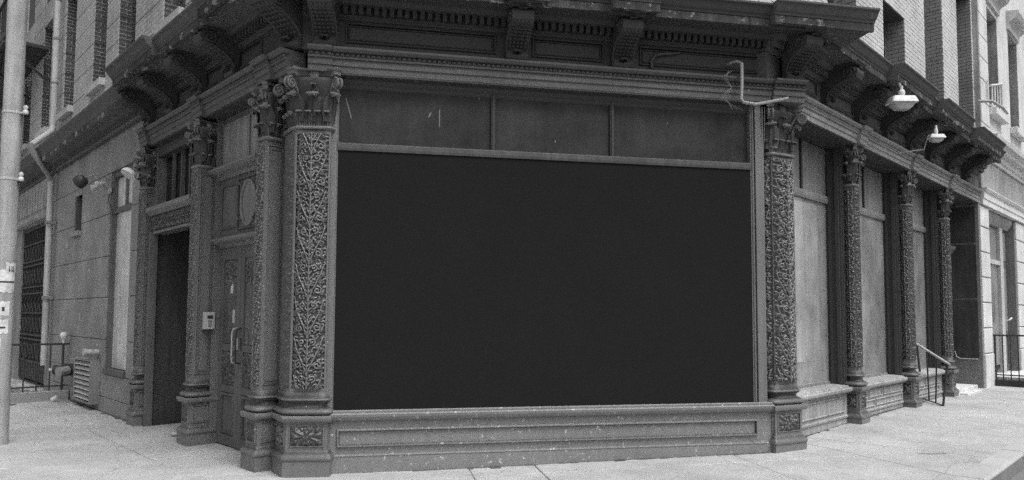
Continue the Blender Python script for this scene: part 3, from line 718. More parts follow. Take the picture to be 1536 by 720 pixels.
def bay_R(a0, a1, tint='white_glass', slot=None):
    w = ob('shop_window', MB().box(FR, a0, a1, -.52, -.46, .65, 4.08), 'void', B)
    ob('pane', MB().box(FR, a0 + .05, a1 - .03, -.45, -.435, .67, 3.27), tint, w)
    ob('transom_pane', MB().box(FR, a0 + .05, a1 - .03, -.45, -.43, 3.37, 4.07), 'transom', w)
    f = MB(); f.prism(FR, [(-.455, 3.26), (-.40, 3.26), (-.39, 3.30), (-.39, 3.345), (-.40, 3.37), (-.455, 3.37)], a0 + .02, a1 - .01)
    f.box(FR, a1 - .035, a1 + .0, -.455, -.40, .655, 4.075); f.box(FR, a0, a0 + .05, -.455, -.40, .655, 4.075)
    f.box(FR, a0 + .05, a1 - .035, -.455, -.41, .655, .69)
    ob('frame', f, 'transom', w)
    if slot: ob('slot', MB().box(FR, slot, slot + .045, -.44, -.405, 3.375, 4.07), 'black', w)
    return w
bw_ = bay_R(.60, 2.93, slot=1.75); ob('paper_sheet', MB().box(FR, .7, 2.33, -.436, -.432, 1.0, 3.2), 'sheet', bw_); bay_R(3.05, 5.33, slot=4.12); bay_R(5.50, 7.75)
for a, b in ((2.64, 2.98), (5.09, 5.43), (7.39, 7.73)):
    S('wall_pier', FR, [(a, b, -.47, -.22, -.05, 4.08), (a + .02, b - .02, -.22, -.205, .66, 4.06), (a - .015, a, -.40, -.36, .66, 4.06), (a - .022, a, -.30, -.25, .66, 4.06)], 'iron_dark')
S('wall_pier', FR, [(.0, .62, -.5, -.16, .6, 4.08)], 'iron')
# entrance recess past the last column
S('recess_wall', FR, [(9.80, 9.9, -.85, -.02, -.05, 4.08), (7.7, 9.8, -.9, -.62, -.05, 4.08)], 'base_iron')
for z0, z1 in ((.75, 2.0), (2.05, 3.2), (3.25, 4.0)):
    S('side_panel', FR, [(9.775, 9.80, -.58, -.08, z0, z1)], 'sidep')
mb = MB(); mb.tube([FR(9.76, -.10, .74), FR(9.76, -.42, .74), FR(9.765, -.50, .78), FR(9.77, -.53, .90)], .012, 6); ob('hand_rail', mb, 'galv', B)
rd = ob('door', MB().box(FR, 8.0, 9.3, -.62, -.58, .25, 2.9), 'wood', B)
ob('door_panel', MB().ring(FR, 8.1, 8.62, .5, 1.5, .04, -.58, -.555).ring(FR, 8.7, 9.2, .5, 1.5, .04, -.58, -.555).ring(FR, 8.1, 9.2, 1.6, 2.8, .04, -.58, -.555), 'wood', rd)
mb = MB(); mb.prism(FR, [(-.62, 2.95), (-.50, 2.95), (-.46, 3.0), (-.40, 3.08), (-.38, 3.14), (-.62, 3.16)], 7.8, 9.5); mb.box(FR, 7.9, 8.05, -.62, -.48, 2.6, 2.95); mb.box(FR, 9.25, 9.42, -.62, -.46, 2.6, 2.95); mb.box(FR, 9.3, 9.40, -.62, -.50, .24, 2.6); ob('door_head', mb, 'iron', B)
S('doorstep', FR, [(7.8, 9.3, -.8, -.02, -.05, .235), (7.9, 9.0, -.02, .12, -.05, .17)], 'stone', bev=.01)

# ---- left front: double door bay
S('wall_pier', FL, [(-.15, .62, -.6, -.30, -.05, 4.08), (1.93, 2.28, -.6, -.30, -.05, 4.08), (3.98, 4.36, -.6, -.2, -.05, 4.08)], 'iron')
mb = MB()
for a in (1.93, 2.20): mb.box(FL, a, a + .02, -.3, -.27, .0, 4.07)
mb.box(FL, 1.90, 1.925, -.36, -.26, 0, 4.07); mb.box(FL, .62, .66, -.40, -.28, 0, 4.07); ob('door_jamb', mb, 'iron', B)
for i, (a, b) in enumerate(((.68, 1.285), (1.295, 1.90))):
    dr = ob('door', MB().box(FL, a, b, -.42, -.37, .015, 2.43), 'wood', B)
    st = MB(); z0, z1 = .08, 2.38
    st.box(FL, a, a + .10, -.37, -.35, .02, 2.43); st.box(FL, b - .10, b, -.37, -.35, .02, 2.43)
    for zz in ((.02, .14), (.66, .74), (1.16, 1.24), (2.28, 2.43)): st.box(FL, a + .1, b - .1, -.37, -.352, *zz)
    st.ring(FL, a + .12, b - .12, .16, .64, .03, -.37, -.345)
    ob('door_frame', st, 'wood', dr)
    ob('door_pane', MB().box(FL, a + .11, b - .11, -.372, -.362, 1.25, 2.27), 'door_glass', dr)
    cv = MB(); c_ = (a + b) / 2
    for z0, hh in ((.74, .42), (1.95, .33)):
        X, Z, H = relief(b - a - .2, hh, .007, 1, 60 + i, .03, 'flower')
        msk = H > .004
        relief_mb(X, Z, H, FL, c_, -.368 if z0 < 1 else -.366, z0, mb=cv)
    # keep only raised cells of the open-work
    v = np.array(cv.v); n_ = FL.n; dd = (v - np.array(FL.P)) @ np.array(n_)
    cv.f = [f for f in cv.f if max(dd[list(f)]) > -.36]
    ob('openwork', cv, 'base_iron', dr, smooth=60)
    h = MB(); hx = (a + .05) if i == 1 else (b - .05)
    h.tube([FL(hx, -.352, 1.02), FL(hx, -.29, 1.03), FL(hx, -.285, 1.10), FL(hx, -.285, 1.38), FL(hx, -.30, 1.43), FL(hx, -.352, 1.44)], .011, 8)
    h.box(FL, hx - .02, hx + .02, -.352, -.345, 1.18, 1.32)
    ob('handle', h, 'galv' if i == 1 else 'black', dr, smooth=50)
mb = MB().prism(FL, [(-.42, 2.43), (-.33, 2.43), (-.30, 2.46), (-.24, 2.49), (-.22, 2.51), (-.22, 2.54), (-.42, 2.57)], .60, 1.95); ob('door_head', mb, 'iron', B)
S('overdoor_wall', FL, [(.6, 1.95, -.42, -.33, 2.57, 4.08)], 'wood')
mb = MB(); mb.ring(FL, 1.40, 1.86, 2.66, 3.22, .03, -.332, -.31); mb.ring(FL, .78, 1.36, 2.62, 3.25, .025, -.332, -.305)
ob('overdoor_panel', mb, 'wood', B)
def oval(mb, T, ca, cz, ra, rz_, r, d, n=32):
    mb.tube([T(ca + ra * math.cos(t * 2 * math.pi / n), d, cz + rz_ * math.sin(t * 2 * math.pi / n)) for t in range(n + 1)], r, 6, cap=False)
mb = MB(); oval(mb, FL, 1.07, 2.93, .20, .27, .016, -.32)
for sx in (-1, 1):
    for sz in (-1, 1): acanthus(mb, FL(1.07 + sx * .20, -.335, 2.93 + sz * .22 - .04), FL.n, FL.u, .07, .08, .02)
ob('cartouche', mb, 'base_iron', B, smooth=50)
mb = MB().plate(FL, [(1.07 + .185 * math.cos(t * math.pi / 12), 2.93 + .255 * math.sin(t * math.pi / 12)) for t in range(24)], -.333, -.322); ob('oval_panel', mb, 'door_glass', B)
mb = MB().prism(FL, [(-.42, 3.29), (-.30, 3.29), (-.28, 3.32), (-.20, 3.36), (-.17, 3.385), (-.17, 3.41), (-.42, 3.44)], .58, 1.97); ob('ledge', mb, 'iron', B)
S('upper_panel', FL, [(.62, 1.03, -.33, -.318, 3.47, 4.0), (1.09, 1.86, -.33, -.318, 3.47, 4.0)], 'transom')
# ---- left front: open black entrance
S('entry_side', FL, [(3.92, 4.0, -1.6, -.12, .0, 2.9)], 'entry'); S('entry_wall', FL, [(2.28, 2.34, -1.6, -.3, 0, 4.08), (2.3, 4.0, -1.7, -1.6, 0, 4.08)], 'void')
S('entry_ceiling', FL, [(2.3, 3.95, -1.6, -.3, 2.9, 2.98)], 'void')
S('entry_post', FL, [(3.86, 3.92, -.2, -.10, 0, 2.78)], 'wood')
tl = ob('transom_beam', MB().prism(FL, [(-.3, 2.76), (-.13, 2.76), (-.12, 2.79), (-.15, 2.8), (-.15, 3.02), (-.12, 3.03), (-.06, 3.08), (-.06, 3.14), (-.3, 3.16)], 2.26, 4.0), 'iron', B)
X, Z, H = relief(.2, 1.62, .007, .2, 77, .045)
mb = MB(); relief_mb(Z - .81, X + .1, H, FL, 3.12, -.158, 2.81, mb=mb); ob('carved_panel', mb, 'base_iron', tl, smooth=60)
S('transom_glass', FL, [(2.28, 3.95, -.36, -.32, 3.16, 4.07)], 'dark_glass')
for a in (2.55, 2.88, 3.2, 3.55): S('window_bar', FL, [(a - .012, a + .012, -.31, -.27, 3.16, 4.07)], 'wood')
S('window_head', FL, [(2.28, 3.98, -.32, -.2, 3.92, 4.07)], 'iron_dark')

# ---- left plain wall of big painted blocks with window and slit
zj = [-.1, .24, .62, 1.18, 1.88, 2.57, 3.28, 3.97, 4.56]
holes = [(4.84, 6.02, .62, 3.955), (7.90, 8.45, 3.16, 3.84)]
core = MB()
for z0, z1 in ((-.1, .62), (4.0, 4.6)): core.box(FL, 4.36, 10.3, -.5, -.125, z0, z1)
core.box(FL, 4.36, 4.84, -.5, -.125, .62, 4.0); core.box(FL, 6.02, 7.9, -.5, -.125, .62, 4.0); core.box(FL, 8.45, 10.3, -.5, -.125, .62, 4.0)
core.box(FL, 7.9, 8.45, -.5, -.125, .62, 3.16); core.box(FL, 7.9, 8.45, -.5, -.125, 3.84, 4.0)
ob('wall_core', core, 'mortar', B)
for r_, (z0, z1) in enumerate(zip(zj[:-1], zj[1:])):
    cuts = [4.36] + [4.36 + (.62 if r_ % 2 else 1.15) + 1.27 * i for i in range(5)] + [10.28]
    cuts = sorted([c for c in cuts if c < 10.2]) + [10.28]
    for a, b in zip(cuts[:-1], cuts[1:]):
        parts = [(a, b)]
        zz1 = z1
        for h in holes:
            if z1 > h[2] + .01 and z0 < h[3] - .01 and not (h is holes[1] and r_ == 5 and False):
                np_ = []
                for p in parts:
                    if p[1] <= h[0] or p[0] >= h[1]: np_.append(p)
                    else:
                        if p[0] < h[0]: np_.append((p[0], h[0]))
                        if p[1] > h[1]: np_.append((h[1], p[1]))
                parts = np_
        for p in parts:
            if p[1] - p[0] > .05: S('stone_block', FL, [(p[0] + .004, p[1] - .004, -.3, -.1 - random.uniform(0, .004), z0 + .005, z1 - .005)], 'blockwall' if not (p[1] <= 4.85 and z0 > .5 and z0 < 3.9) else 'blocktrim', bev=.006)
S('stone_block', FL, [(7.95, 8.4, -.3, -.1, 3.84, 3.965)], 'blockwall'); S('stone_block', FL, [(7.904, 8.446, -.3, -.1, 2.575, 3.05)], 'blockwall', bev=.006)
w = ob('shop_window', MB().box(FL, 4.84, 6.02, -.5, -.36, .62, 3.96), 'void', B)
ob('pane', MB().box(FL, 4.88, 5.92, -.20, -.19, .72, 3.27), 'paper_glass', w)
for a, b in ((4.88, 5.32), (5.40, 5.92)): ob('pane', MB().box(FL, a, b, -.20, -.19, 3.36, 3.86), 'paper_glass', w)
f = MB(); f.box(FL, 5.92, 6.0, -.36, -.12, .63, 3.95); f.box(FL, 4.85, 4.88, -.36, -.18, .63, 3.95); f.box(FL, 4.88, 5.92, -.36, -.15, 3.27, 3.36); f.box(FL, 5.32, 5.40, -.36, -.16, 3.36, 3.87); f.box(FL, 4.88, 5.92, -.36, -.13, 3.87, 3.95); f.box(FL, 4.85, 5.99, -.36, -.07, .63, .71)
ob('frame', f, 'wood', w)
S('slit_window', FL, [(7.9, 8.45, -.5, -.35, 3.16, 3.84)], 'dark_glass'); S('window_sill', FL, [(7.86, 8.48, -.25, -.04, 3.06, 3.155)], 'blocktrim', bev=.006)

# ---- far end of the left front: gateway with iron door
S('gate_fascia', FL, [(10.45, 20, -.4, -.06, 3.78, 4.55)], 'stone_grey')
mb = MB()
for i in range(12): mb.box(FL, 10.7 + i * .3, 10.9 + i * .3, -.06, -.035, 3.9, 4.35)
ob('fascia_panel', mb, 'stone_grey', B)
mb = MB().prism(FL, [(-.3, 3.66), (.0, 3.66), (.04, 3.70), (.05, 3.76), (-.06, 3.80), (-.3, 3.80)], 10.45, 20); ob('gate_lintel', mb, 'stone_grey', B)
S('wall_pier', FL, [(10.3, 10.48, -.8, -.1, -.1, 4.55), (13.6, 20, -.8, -.1, -.1, 3.7)], 'blockwall')
S('gate_recess', FL, [(10.4, 13.7, -.9, -.30, -.1, 3.7)], 'void')
gt = ob('iron_gate', MB().box(FL, 10.5, 13.6, -.17, -.15, .1, .5), 'black', B)
mb = MB()
for i in range(17): mb.box(FL, 10.52 + i * .19, 10.55 + i * .19, -.17, -.14, .1, 3.6)
for z in (.5, 1.0, 1.1, 1.6, 2.05, 2.2, 2.7, 2.8, 3.2, 3.55): mb.box(FL, 10.5, 13.6, -.175, -.13, z, z + .035)
ob('gate_bars', mb, 'black', gt)
mb = MB()
for i in range(8):
    for z in (.75, 1.35, 2.45, 3.0): oval(mb, FL, 10.72 + i * .38, z, .13, .16, .012, -.135, 14)
for i in range(8): mb.tube([FL(10.6 + i * .38, -.135, 1.65), FL(10.8 + i * .38, -.12, 1.85), FL(10.6 + i * .38, -.135, 2.03)], .012, 5)
ob('gate_scrollwork', mb, 'iron_dark', gt, kind='stuff')

# ================================================================== THE TOWNHOUSE NEXT DOOR
TH = empty('stone_townhouse', FR(9.92, 0, 0.1), label='pale stone townhouse with block pilasters beyond the dark corner building', category='building')
zb = [.05, .85, 1.40, 1.95, 2.50, 3.05, 3.60, 4.07]
def pilaster(a, b, d=0.0):
    for z0, z1 in zip(zb[:-1], zb[1:]):
        e = .02 if z0 < .1 else 0
        S('stone_block', FR, [(a - e, b + e, -.5, d + e, z0 + .012, z1 - .012)], 'stone', TH, bev=.012)
    S('pilaster_core', FR, [(a + .02, b - .02, -.6, d - .03, 0, 4.07)], 'stone_grey', TH)
pilaster(9.92, 10.68); pilaster(13.62, 14.6); pilaster(17.2, 18.0)
S('party_wall', FR, [(9.905, 9.93, -.9, -.04, 0, 4.9), (10.2, 10.28, -.9, .0, 4.9, 12.6)], 'stone_grey', TH)
mb = MB(); mb.prism(FR, [(-.6, 4.08), (.05, 4.08), (.05, 4.20), (.07, 4.21), (.07, 4.34), (.10, 4.36), (.13, 4.41), (.13, 4.43), (-.6, 4.45)], 9.93, 22); ob('architrave', mb, 'stone', TH)
S('frieze', FR, [(9.93, 22, -.6, .03, 4.45, 5.13)], 'stone_grey', TH)
mb = MB(); mb.prism(FR, [(-.6, 5.13), (.07, 5.13), (.08, 5.20), (.12, 5.22), (.14, 5.34), (.24, 5.36), (.26, 5.44), (.34, 5.48), (.36, 5.56), (-.6, 5.64)], 9.93, 22); ob('cornice', mb, 'stone', TH)
# ground floor doorway
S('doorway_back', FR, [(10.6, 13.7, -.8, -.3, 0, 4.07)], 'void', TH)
td = ob('door', MB().box(FR, 12.86, 13.48, -.3, -.22, .3, 3.9), 'wood', TH)
ob('door_pane', MB().box(FR, 12.96, 13.38, -.22, -.21, 1.3, 2.85), 'transom', td); ob('door_pane', MB().box(FR, 12.96, 13.38, -.22, -.21, 3.05, 3.75), 'transom', td)
ob('door_panel', MB().ring(FR, 12.96, 13.38, .45, 1.2, .04, -.22, -.19), 'wood', td)
mb = MB().tube([FR(12.95, -.22, 1.55), FR(12.95, -.10, 1.57), FR(13.15, -.08, 1.62)], .02, 6); ob('handle', mb, 'white', td)
tw = ob('side_window', MB().box(FR, 10.7, 12.55, -.3, -.24, .4, 3.9), 'void', TH)
ob('pane', MB().box(FR, 10.76, 12.5, -.24, -.23, .5, 2.9), 'white_glass', tw); ob('pane', MB().box(FR, 10.76, 12.5, -.24, -.23, 3.0, 3.8), 'transom', tw)
ob('mullion', MB().box(FR, 12.55, 12.86, -.3, -.16, .3, 3.9), 'sill', tw); ob('frame', MB().box(FR, 10.7, 12.545, -.24, -.17, 2.9, 3.0), 'sill', tw)
S('doorway_pier', FR, [(13.48, 13.61, -.3, -.03, 0, 4.06)], 'iron', TH)
mb = MB().prism(FR, [(-.3, 3.82), (-.16, 3.82), (-.1, 3.9), (-.06, 3.98), (-.06, 4.06), (-.3, 4.07)], 10.7, 13.5); ob('door_hood', mb, 'stone_grey', TH)
S('doorstep', FR, [(10.75, 13.55, -.6, -.02, 0, .30)], 'stone', TH, bev=.01)
# upper floors
TO = [(11.08, 12.15, 6.42, 8.84), (13.38, 14.5, 6.42, 8.9), (15.7, 16.8, 6.42, 8.9)]
xs = [10.28] + [v for o in TO for v in o[:2]] + [22]
for i in range(0, len(xs), 2):
    S('upper_wall', FR, [(xs[i], xs[i + 1], -.6, -.0, 5.62, 12.6)], 'stone', TH)
for z in (5.95, 6.45, 6.95, 7.45, 7.95, 8.45):
    S('stone_block', FR, [(10.28, 11.04, -.05, .015, z + .01, z + .49)], 'stone', TH, bev=.008)
    S('stone_block', FR, [(10.21, 10.27, -.05, .012, z + .01, z + .49)], 'stone_grey', TH, bev=.008)
for o in TO:
    S('upper_wall', FR, [(o[0], o[1], -.6, .0, 5.62, o[2])], 'stone', TH); S('upper_wall', FR, [(o[0], o[1], -.6, .0, o[3], 12.6)], 'stone', TH)
    w = ob('upper_window', MB().box(FR, o[0], o[1], -.6, -.3, o[2], o[3]), 'dark_glass', TH)
    ob('reveal_bricks', bricks(TRev(FR, o[1] - .002),   .01, .29, .0, o[2], o[3]), 'stone_grey', w, kind='stuff')
    f = MB(); f.box(FR, o[0], o[0] + .08, -.3, -.25, o[2], o[3]); f.box(FR, o[0], o[1], -.3, -.26, 7.6, 7.66); ob('window_frame', f, 'wood', w)
    S('window_sill', FR, [(o[0] - .1, o[1] + .1, -.3, .16, o[2] - .16, o[2])], 'stone', TH, bev=.01)
    mb = MB().prism(FR, [(0, 8.95), (.05, 8.95), (.06, 9.1), (.12, 9.15), (.22, 9.2), (.28, 9.3), (.28, 9.36), (0, 9.42)], o[0] - .12, o[1] + .12); ob('window_hood', mb, 'stone', TH)
t = empty('street_body', FR(14, -3, 0), 0, TH); S('inner_walls', FR, [(9.95, 22, -6, -.8, 0, 12.6)], 'void', TH)
bpy.data.objects.remove(t)

# ================================================================== GROUND
g = MB(); R_ = 400
g.add([(-R_, -R_, -.25), (R_, -R_, -.25), (R_, R_, -.25), (-R_, R_, -.25)], [(0, 1, 2, 3)]); ob('ground', g, 'asphalt', kind='structure')
walk = empty('sidewalk', (0, 7, 0), kind='structure')
# kerb line passes through these ground points (outer edge)
KP = Vector((4.382, 6.54, 0)); KD = (Vector((5.639, 7.76, 0)) - KP).normalized(); KN = Vector((-KD.y, KD.x, 0))
if KN.dot(Vector((0, 8, 0)) - KP) < 0: KN = -KN
def in_walk(p): return (Vector((p[0], p[1], 0)) - KP).dot(KN) > .24
# bed under the slabs
bed = MB()
pts = [KP - KD * 3.2 + KN * .2, KP + KD * 40 + KN * .2, Vector((30, 60, 0)), Vector((-40, 60, 0)), Vector((-40, -6, 0)), Vector((-1, -6, 0))]
nx_, ny_ = 40, 30
def clip(poly, p0, n):                        # keep side where (p-p0).n >= 0
    out = []
    for i in range(len(poly)):
        a, b = poly[i], poly[(i + 1) % len(poly)]; da, db = (a - p0).dot(n), (b - p0).dot(n)
        if da >= 0: out.append(a)
        if (da >= 0) != (db >= 0): out.append(a + (b - a) * (da / (da - db)))
    return out
def slab(poly, name, m, top=0.0, inset=.005, thick=.12, bow=0.0):
    if len(poly) < 3: return None
    ar = sum(poly[i].x * poly[(i + 1) % len(poly)].y - poly[(i + 1) % len(poly)].x * poly[i].y for i in range(len(poly))) / 2
    if abs(ar) < .01: return None
    if ar < 0: poly = poly[::-1]
    q = offset_poly([Vector((p.x, p.y)) for p in poly], -inset); q2 = offset_poly([Vector((p.x, p.y)) for p in poly], -inset - .006)
    mb = MB(); mb.loft([[Vector((p.x, p.y, gz(p.x) + top - thick)) for p in q], [Vector((p.x, p.y, gz(p.x) + top - .006)) for p in q], [Vector((p.x, p.y, gz(p.x) + top)) for p in q2]])
    return mb
def slabs(x_cuts, o, ux, uy, y_cuts, region=None):
    for i in range(len(x_cuts) - 1):
        for j in range(len(y_cuts) - 1):
            P_ = [o + ux * a + uy * b for a, b in ((x_cuts[i], y_cuts[j]), (x_cuts[i + 1], y_cuts[j]), (x_cuts[i + 1], y_cuts[j + 1]), (x_cuts[i], y_cuts[j + 1]))]
            for p0, n in region: P_ = clip(P_, p0, n) if len(P_) > 2 else []
            for p_break in (-1.5, 2.9, 5.5):
                pass
            mb = slab(P_, 'paving_slab', 'walk', top=random.uniform(-.003, .002)) if len(P_) > 2 else None
            if mb: ob('paving_slab', mb, 'walk', walk)
V = lambda x, y: Vector((x, y, 0))
# three paving fields meeting on lines seen in the pavement: left, middle, right
LJ0, LJn = V(-4.19, 6.8), V(.71, -.70)        # left/middle divide runs along (-6.08,8.65)-(-4.19,6.8)? kept as a joint
A0 = V(-3.17, 7.48); A1 = V(.18, 7.53); 
dM = V(.983, .186); nM = V(-.186, .983)
g1n = V(.716, -.698).normalized()
# divide between left field and middle field: from pier three outward
q0 = V(-2.4, 7.2); dirq = V(-.30, -.954); nq = V(.954, -.30)
r0 = V(3.4, 8.2); nr = V(-.99, -.12).normalized(); 
back = -1.0
slabs([-8, -5.2, -2.6, -.4, .28 + .02, 2.27 + .3, 4.4, 7], V(0, 7.0), dM, nM, [-12, -9.4, -7.6, -5.8, -4.0, -2.1, .02 + .0, 1.0 + back + 1.0, 2.2], [(q0, nq), (V(3.6, 8.3), V(-.93, -.37).normalized()), (KP + KN * .2, KN)])
uL = V(-.69979, .71435); nL = V(-.71435, -.69979)
slabs([-9, -6.3, -3.5, -1.2, 1.35, 3.9, 6.5, 9.2, 12, 15, 18, 22], V(-2.63, 7.15), uL, nL, [-.9, .55, 2.35, 4.3, 6.6, 9, 12, 16], [(q0, -nq), (V(-40, 0), V(1, 0)), (V(0, -6), V(0, 1))])
uR = V(.71435, .69979); nR = V(.69979, -.71435)
slabs([-6, -3.6, -1.2, 1.2, 3.6, 6, 8.6, 11.4, 14.5, 18, 22, 27], V(2.97, 7.93), uR, nR, [-.9, .75, 2.3, 6], [(V(3.6, 8.3), V(.93, .37).normalized()), (KP + KN * .2, KN)])
bd = MB(); poly = [V(-40, -6), V(-1.5, -6), KP - KD * 7 + KN * .05, KP + KD * 36 + KN * .05, V(20, 60), V(-40, 60)]
xs_ = [-40, -20, -10, -6, -4, -1.5, -.4, .7, 1.8, 2.9, 3.8, 4.7, 5.5, 9, 16, 40]
for x0, x1 in zip(xs_[:-1], xs_[1:]):
    q = clip(clip(poly, V(x0, 0), V(1, 0)), V(x1, 0), V(-1, 0))
    if len(q) > 2: bd.loft([[Vector((p.x, p.y, -.24)) for p in q], [Vector((p.x, p.y, gz(p.x) - .012)) for p in q]])
ob('joint_bed', bd, 'joint', walk)
kerb = empty('kerb', tuple(KP), kind='structure')
t0 = -7.0
while t0 < 24:
    L_ = 1.75; a = KP + KD * (t0 + .008); b = KP + KD * (t0 + L_ - .008)
    q = [a, b, b + KN * .21, a + KN * .21]
    mb = MB(); ins = .02
    def rr(o, dz): return [Vector((p.x, p.y, (gz(p.x) if True else 0) + dz)) for p in [q[0] + KN * o, q[1] + KN * o, q[2], q[3]]]
    mb.loft([[Vector((p.x, p.y, -.3)) for p in q], rr(0, -.03), rr(.008, -.01), rr(.03, .0)])
    ks = ob('kerbstone', mb, 'kerbface', kerb, smooth=50)
    mb = MB(); mb.loft([[Vector((p.x, p.y, gz(p.x) + dz)) for p in (q[0] + KN * o, q[1] + KN * o, q[2], q[3])] for o, dz in ((-.004, -.035), (-.004, -.02), (.01, .002), (.02, .004))])
    ob('kerb_top', mb, 'kerbstone', ks); t0 += L_
rd_ = MB(); q = [KP - KD * 9 - KN * .0, KP + KD * 40, KP + KD * 40 - KN * 12, KP - KD * 9 - KN * 12]
rd_.add([Vector((p.x, p.y, -.05 if p.x < 3 else -.03)) for p in q], [(0, 1, 2, 3)]); ob('road', rd_, 'asphalt', kind='structure')

# ================================================================== STREET THINGS
# utility pole
PX, PY = -6.33, 8.60
up = empty('utility_pole', (PX, PY, 0), label='thick pale painted utility pole with torn stickers in front of the left wall', category='pole')
ob('pole_shaft', MB().lathe((PX, PY, -.05), (0, 0, 1), [(.115, 0), (.112, .4), (.108, 2), (.104, 6), (.10, 9.5)], 24), 'pole', up, smooth=40)
for z in (3.26, 4.1):
    ob('pole_band', MB().lathe((PX, PY, z), (0, 0, 1), [(.105, 0), (.112, .004), (.112, .03), (.105, .034)], 24), 'galv', up, smooth=40)
def arm(z, a, L_, nm):
    an = math.radians(a); d = Vector((math.cos(an), math.sin(an), 0)); c = Vector((PX, PY, z))
    mb = MB().tube([c + d * .09, c + d * (L_ * .7)], .012, 6); mb.lathe(c + d * (L_ * .62) + Vector((0, 0, -.02)), (0, 0, 1), [(.0, 0), (.028, .005), (.036, .03), (.024, .05), (.016, .055), (.028, .08), (.028, .10), (0, .12)], 10)
    ob('insulator', mb, 'white', up, smooth=50)
arm(3.27, -8, .26, 0); arm(4.12, -5, .28, 1)
def sticker(z0, z1, a0, a1, m='sticker', r=.165, nm='sticker', bite=0):
    n = 8; vs = []; 
    for rr in (0, .0025):
        for j, z in enumerate((z0, z1)):
            for i in range(n + 1):
                an = math.radians(a0 + (a1 - a0) * i / n); zz = z + (random.uniform(-.015, .015) if bite else 0); vs.append((PX + (r + rr) * math.cos(an), PY + (r + rr) * math.sin(an), zz))
    k = n + 1; fs = []
    for i in range(n):
        fs += [(i, i + 1, k + i + 1, k + i), (2 * k + i + 1, 2 * k + i, 3 * k + i, 3 * k + i + 1), (i, 2 * k + i, 2 * k + i + 1, i + 1), (k + i, k + i + 1, 3 * k + i + 1, 3 * k + i)]
    fs += [(0, k, 3 * k, 2 * k), (n, 2 * k + n, 3 * k + n, k + n)]
    return ob(nm, MB().add(vs, fs), m, up, smooth=30)
sticker(1.86, 2.13, -95, 5, bite=1, r=.1095); sticker(2.10, 2.22, -50, 12, bite=1, r=.1102); sticker(1.58, 1.74, -110, -22, bite=1, r=.1098); sticker(1.36, 1.52, -110, -25, bite=1, r=.110); sticker(1.05, 1.28, -110, -60, bite=1, r=.1105)
for a in (-32, -18, -8):
    sticker(2.125, 2.185, a - 3, a + 1, 'ink', r=.1130, nm='print'); sticker(2.12, 2.135, a - 3, a + 5, 'ink', r=.1131, nm='print')
sticker(1.98, 2.0, -90, 0, 'ink', r=.1124, nm='print'); sticker(1.63, 1.68, -62, -48, 'ink', r=.1127, nm='print'); sticker(1.42, 1.44, -100, -40, 'ink', r=.1129, nm='print')
# drainpipe
dp = empty('drainpipe', FL(10.0, .02, 0), label='pale metal drainpipe bending over the cornice on the left wall', category='drainpipe')
def seg_pipe(pts, nm, m='galv', r=.058): ob(nm, MB().tube(pts, r, 12), m, dp, smooth=40)
seg_pipe([FL(10.05, .02, 9.4), FL(10.03, .02, 5.42)], 'pipe_section'); seg_pipe([FL(10.03, .02, 5.5), FL(9.98, .05, 5.40), FL(9.86, .40, 5.03)], 'pipe_section', 'sill')
seg_pipe([FL(9.86, .41, 5.06), FL(9.86, .40, 4.92), FL(9.98, .06, 4.46), FL(10.0, .02, 4.35)], 'pipe_section', 'vent'); seg_pipe([FL(10.0, .02, 4.42), FL(9.95, .02, .55)], 'pipe_section')
for z in (6.4, 7.35, 8.2): ob('pipe_collar', MB().lathe(FL(10.04, .02, z), (0, 0, 1), [(.058, 0), (.066, .01), (.066, .05), (.058, .06)], 12), 'vent', dp)
for z in (1.9, 3.45): S('pipe_clip', FL, [(9.87, 10.07, -.08, .085, z, z + .06)], 'vent', dp)
# railing by the wall
ra = empty('area_railing', FL(8.3, 0, 0), label='black iron railing on a low kerb below the drainpipe', category='railing')
S('railing_kerb', FL, [(8.2, 8.42, -.08, 2.2, -.02, .18)], 'blocktrim', ra, bev=.01)
ob('top_rail', MB().box(FL, 8.28, 8.33, -.08, 2.15, 1.02, 1.055), 'black', ra); ob('bottom_rail', MB().box(FL, 8.285, 8.325, -.08, 2.15, .25, .275), 'black', ra)
for i in range(11): ob('bar', MB().tube([FL(8.305, .02 + i * .2, .17), FL(8.305, .02 + i * .2, 1.03)], .012 if i else .02, 6), 'black', ra)
ob('finial', MB().lathe(FL(8.305, .02, 1.04), (0, 0, 1), [(.02, 0), (.03, .1), (.06, .13), (.065, .17), (.05, .21), (0, .22)], 10), 'white', ra, smooth=50)
# standpipe
sp = empty('standpipe', FL(7.55, 0, .5), label='two-mouthed fire standpipe on the wall beside the louvred vent', category='standpipe')
ob('plate', MB().box(FL, 7.42, 7.85, -.1, .0, .30, .80), 'vent', sp, bev=.01)
mb = MB().tube([FL(7.6, -.02, .6), FL(7.6, .14, .6)], [.10, .12], 14); ob('pipe_body', mb, 'black', sp, smooth=40)
for dz in (-.0,):
    mb = MB().tube([FL(7.6, .12, .6), FL(7.72, .26, .6)], [.075, .085], 12); ob('nozzle', mb, 'black', sp, smooth=40)
    mb = MB().tube([FL(7.5, .1, .6), FL(7.42, .26, .58)], [.075, .085], 12); ob('nozzle', mb, 'vent', sp, smooth=40)
    mb = MB().lathe(FL(7.72, .26, .6), (FL.n * .8 + FL.u * .5), [(.06, 0), (.03, .02), (.02, .06), (.035, .08), (0, .09)], 8); ob('cap', mb, 'white', sp, smooth=40)
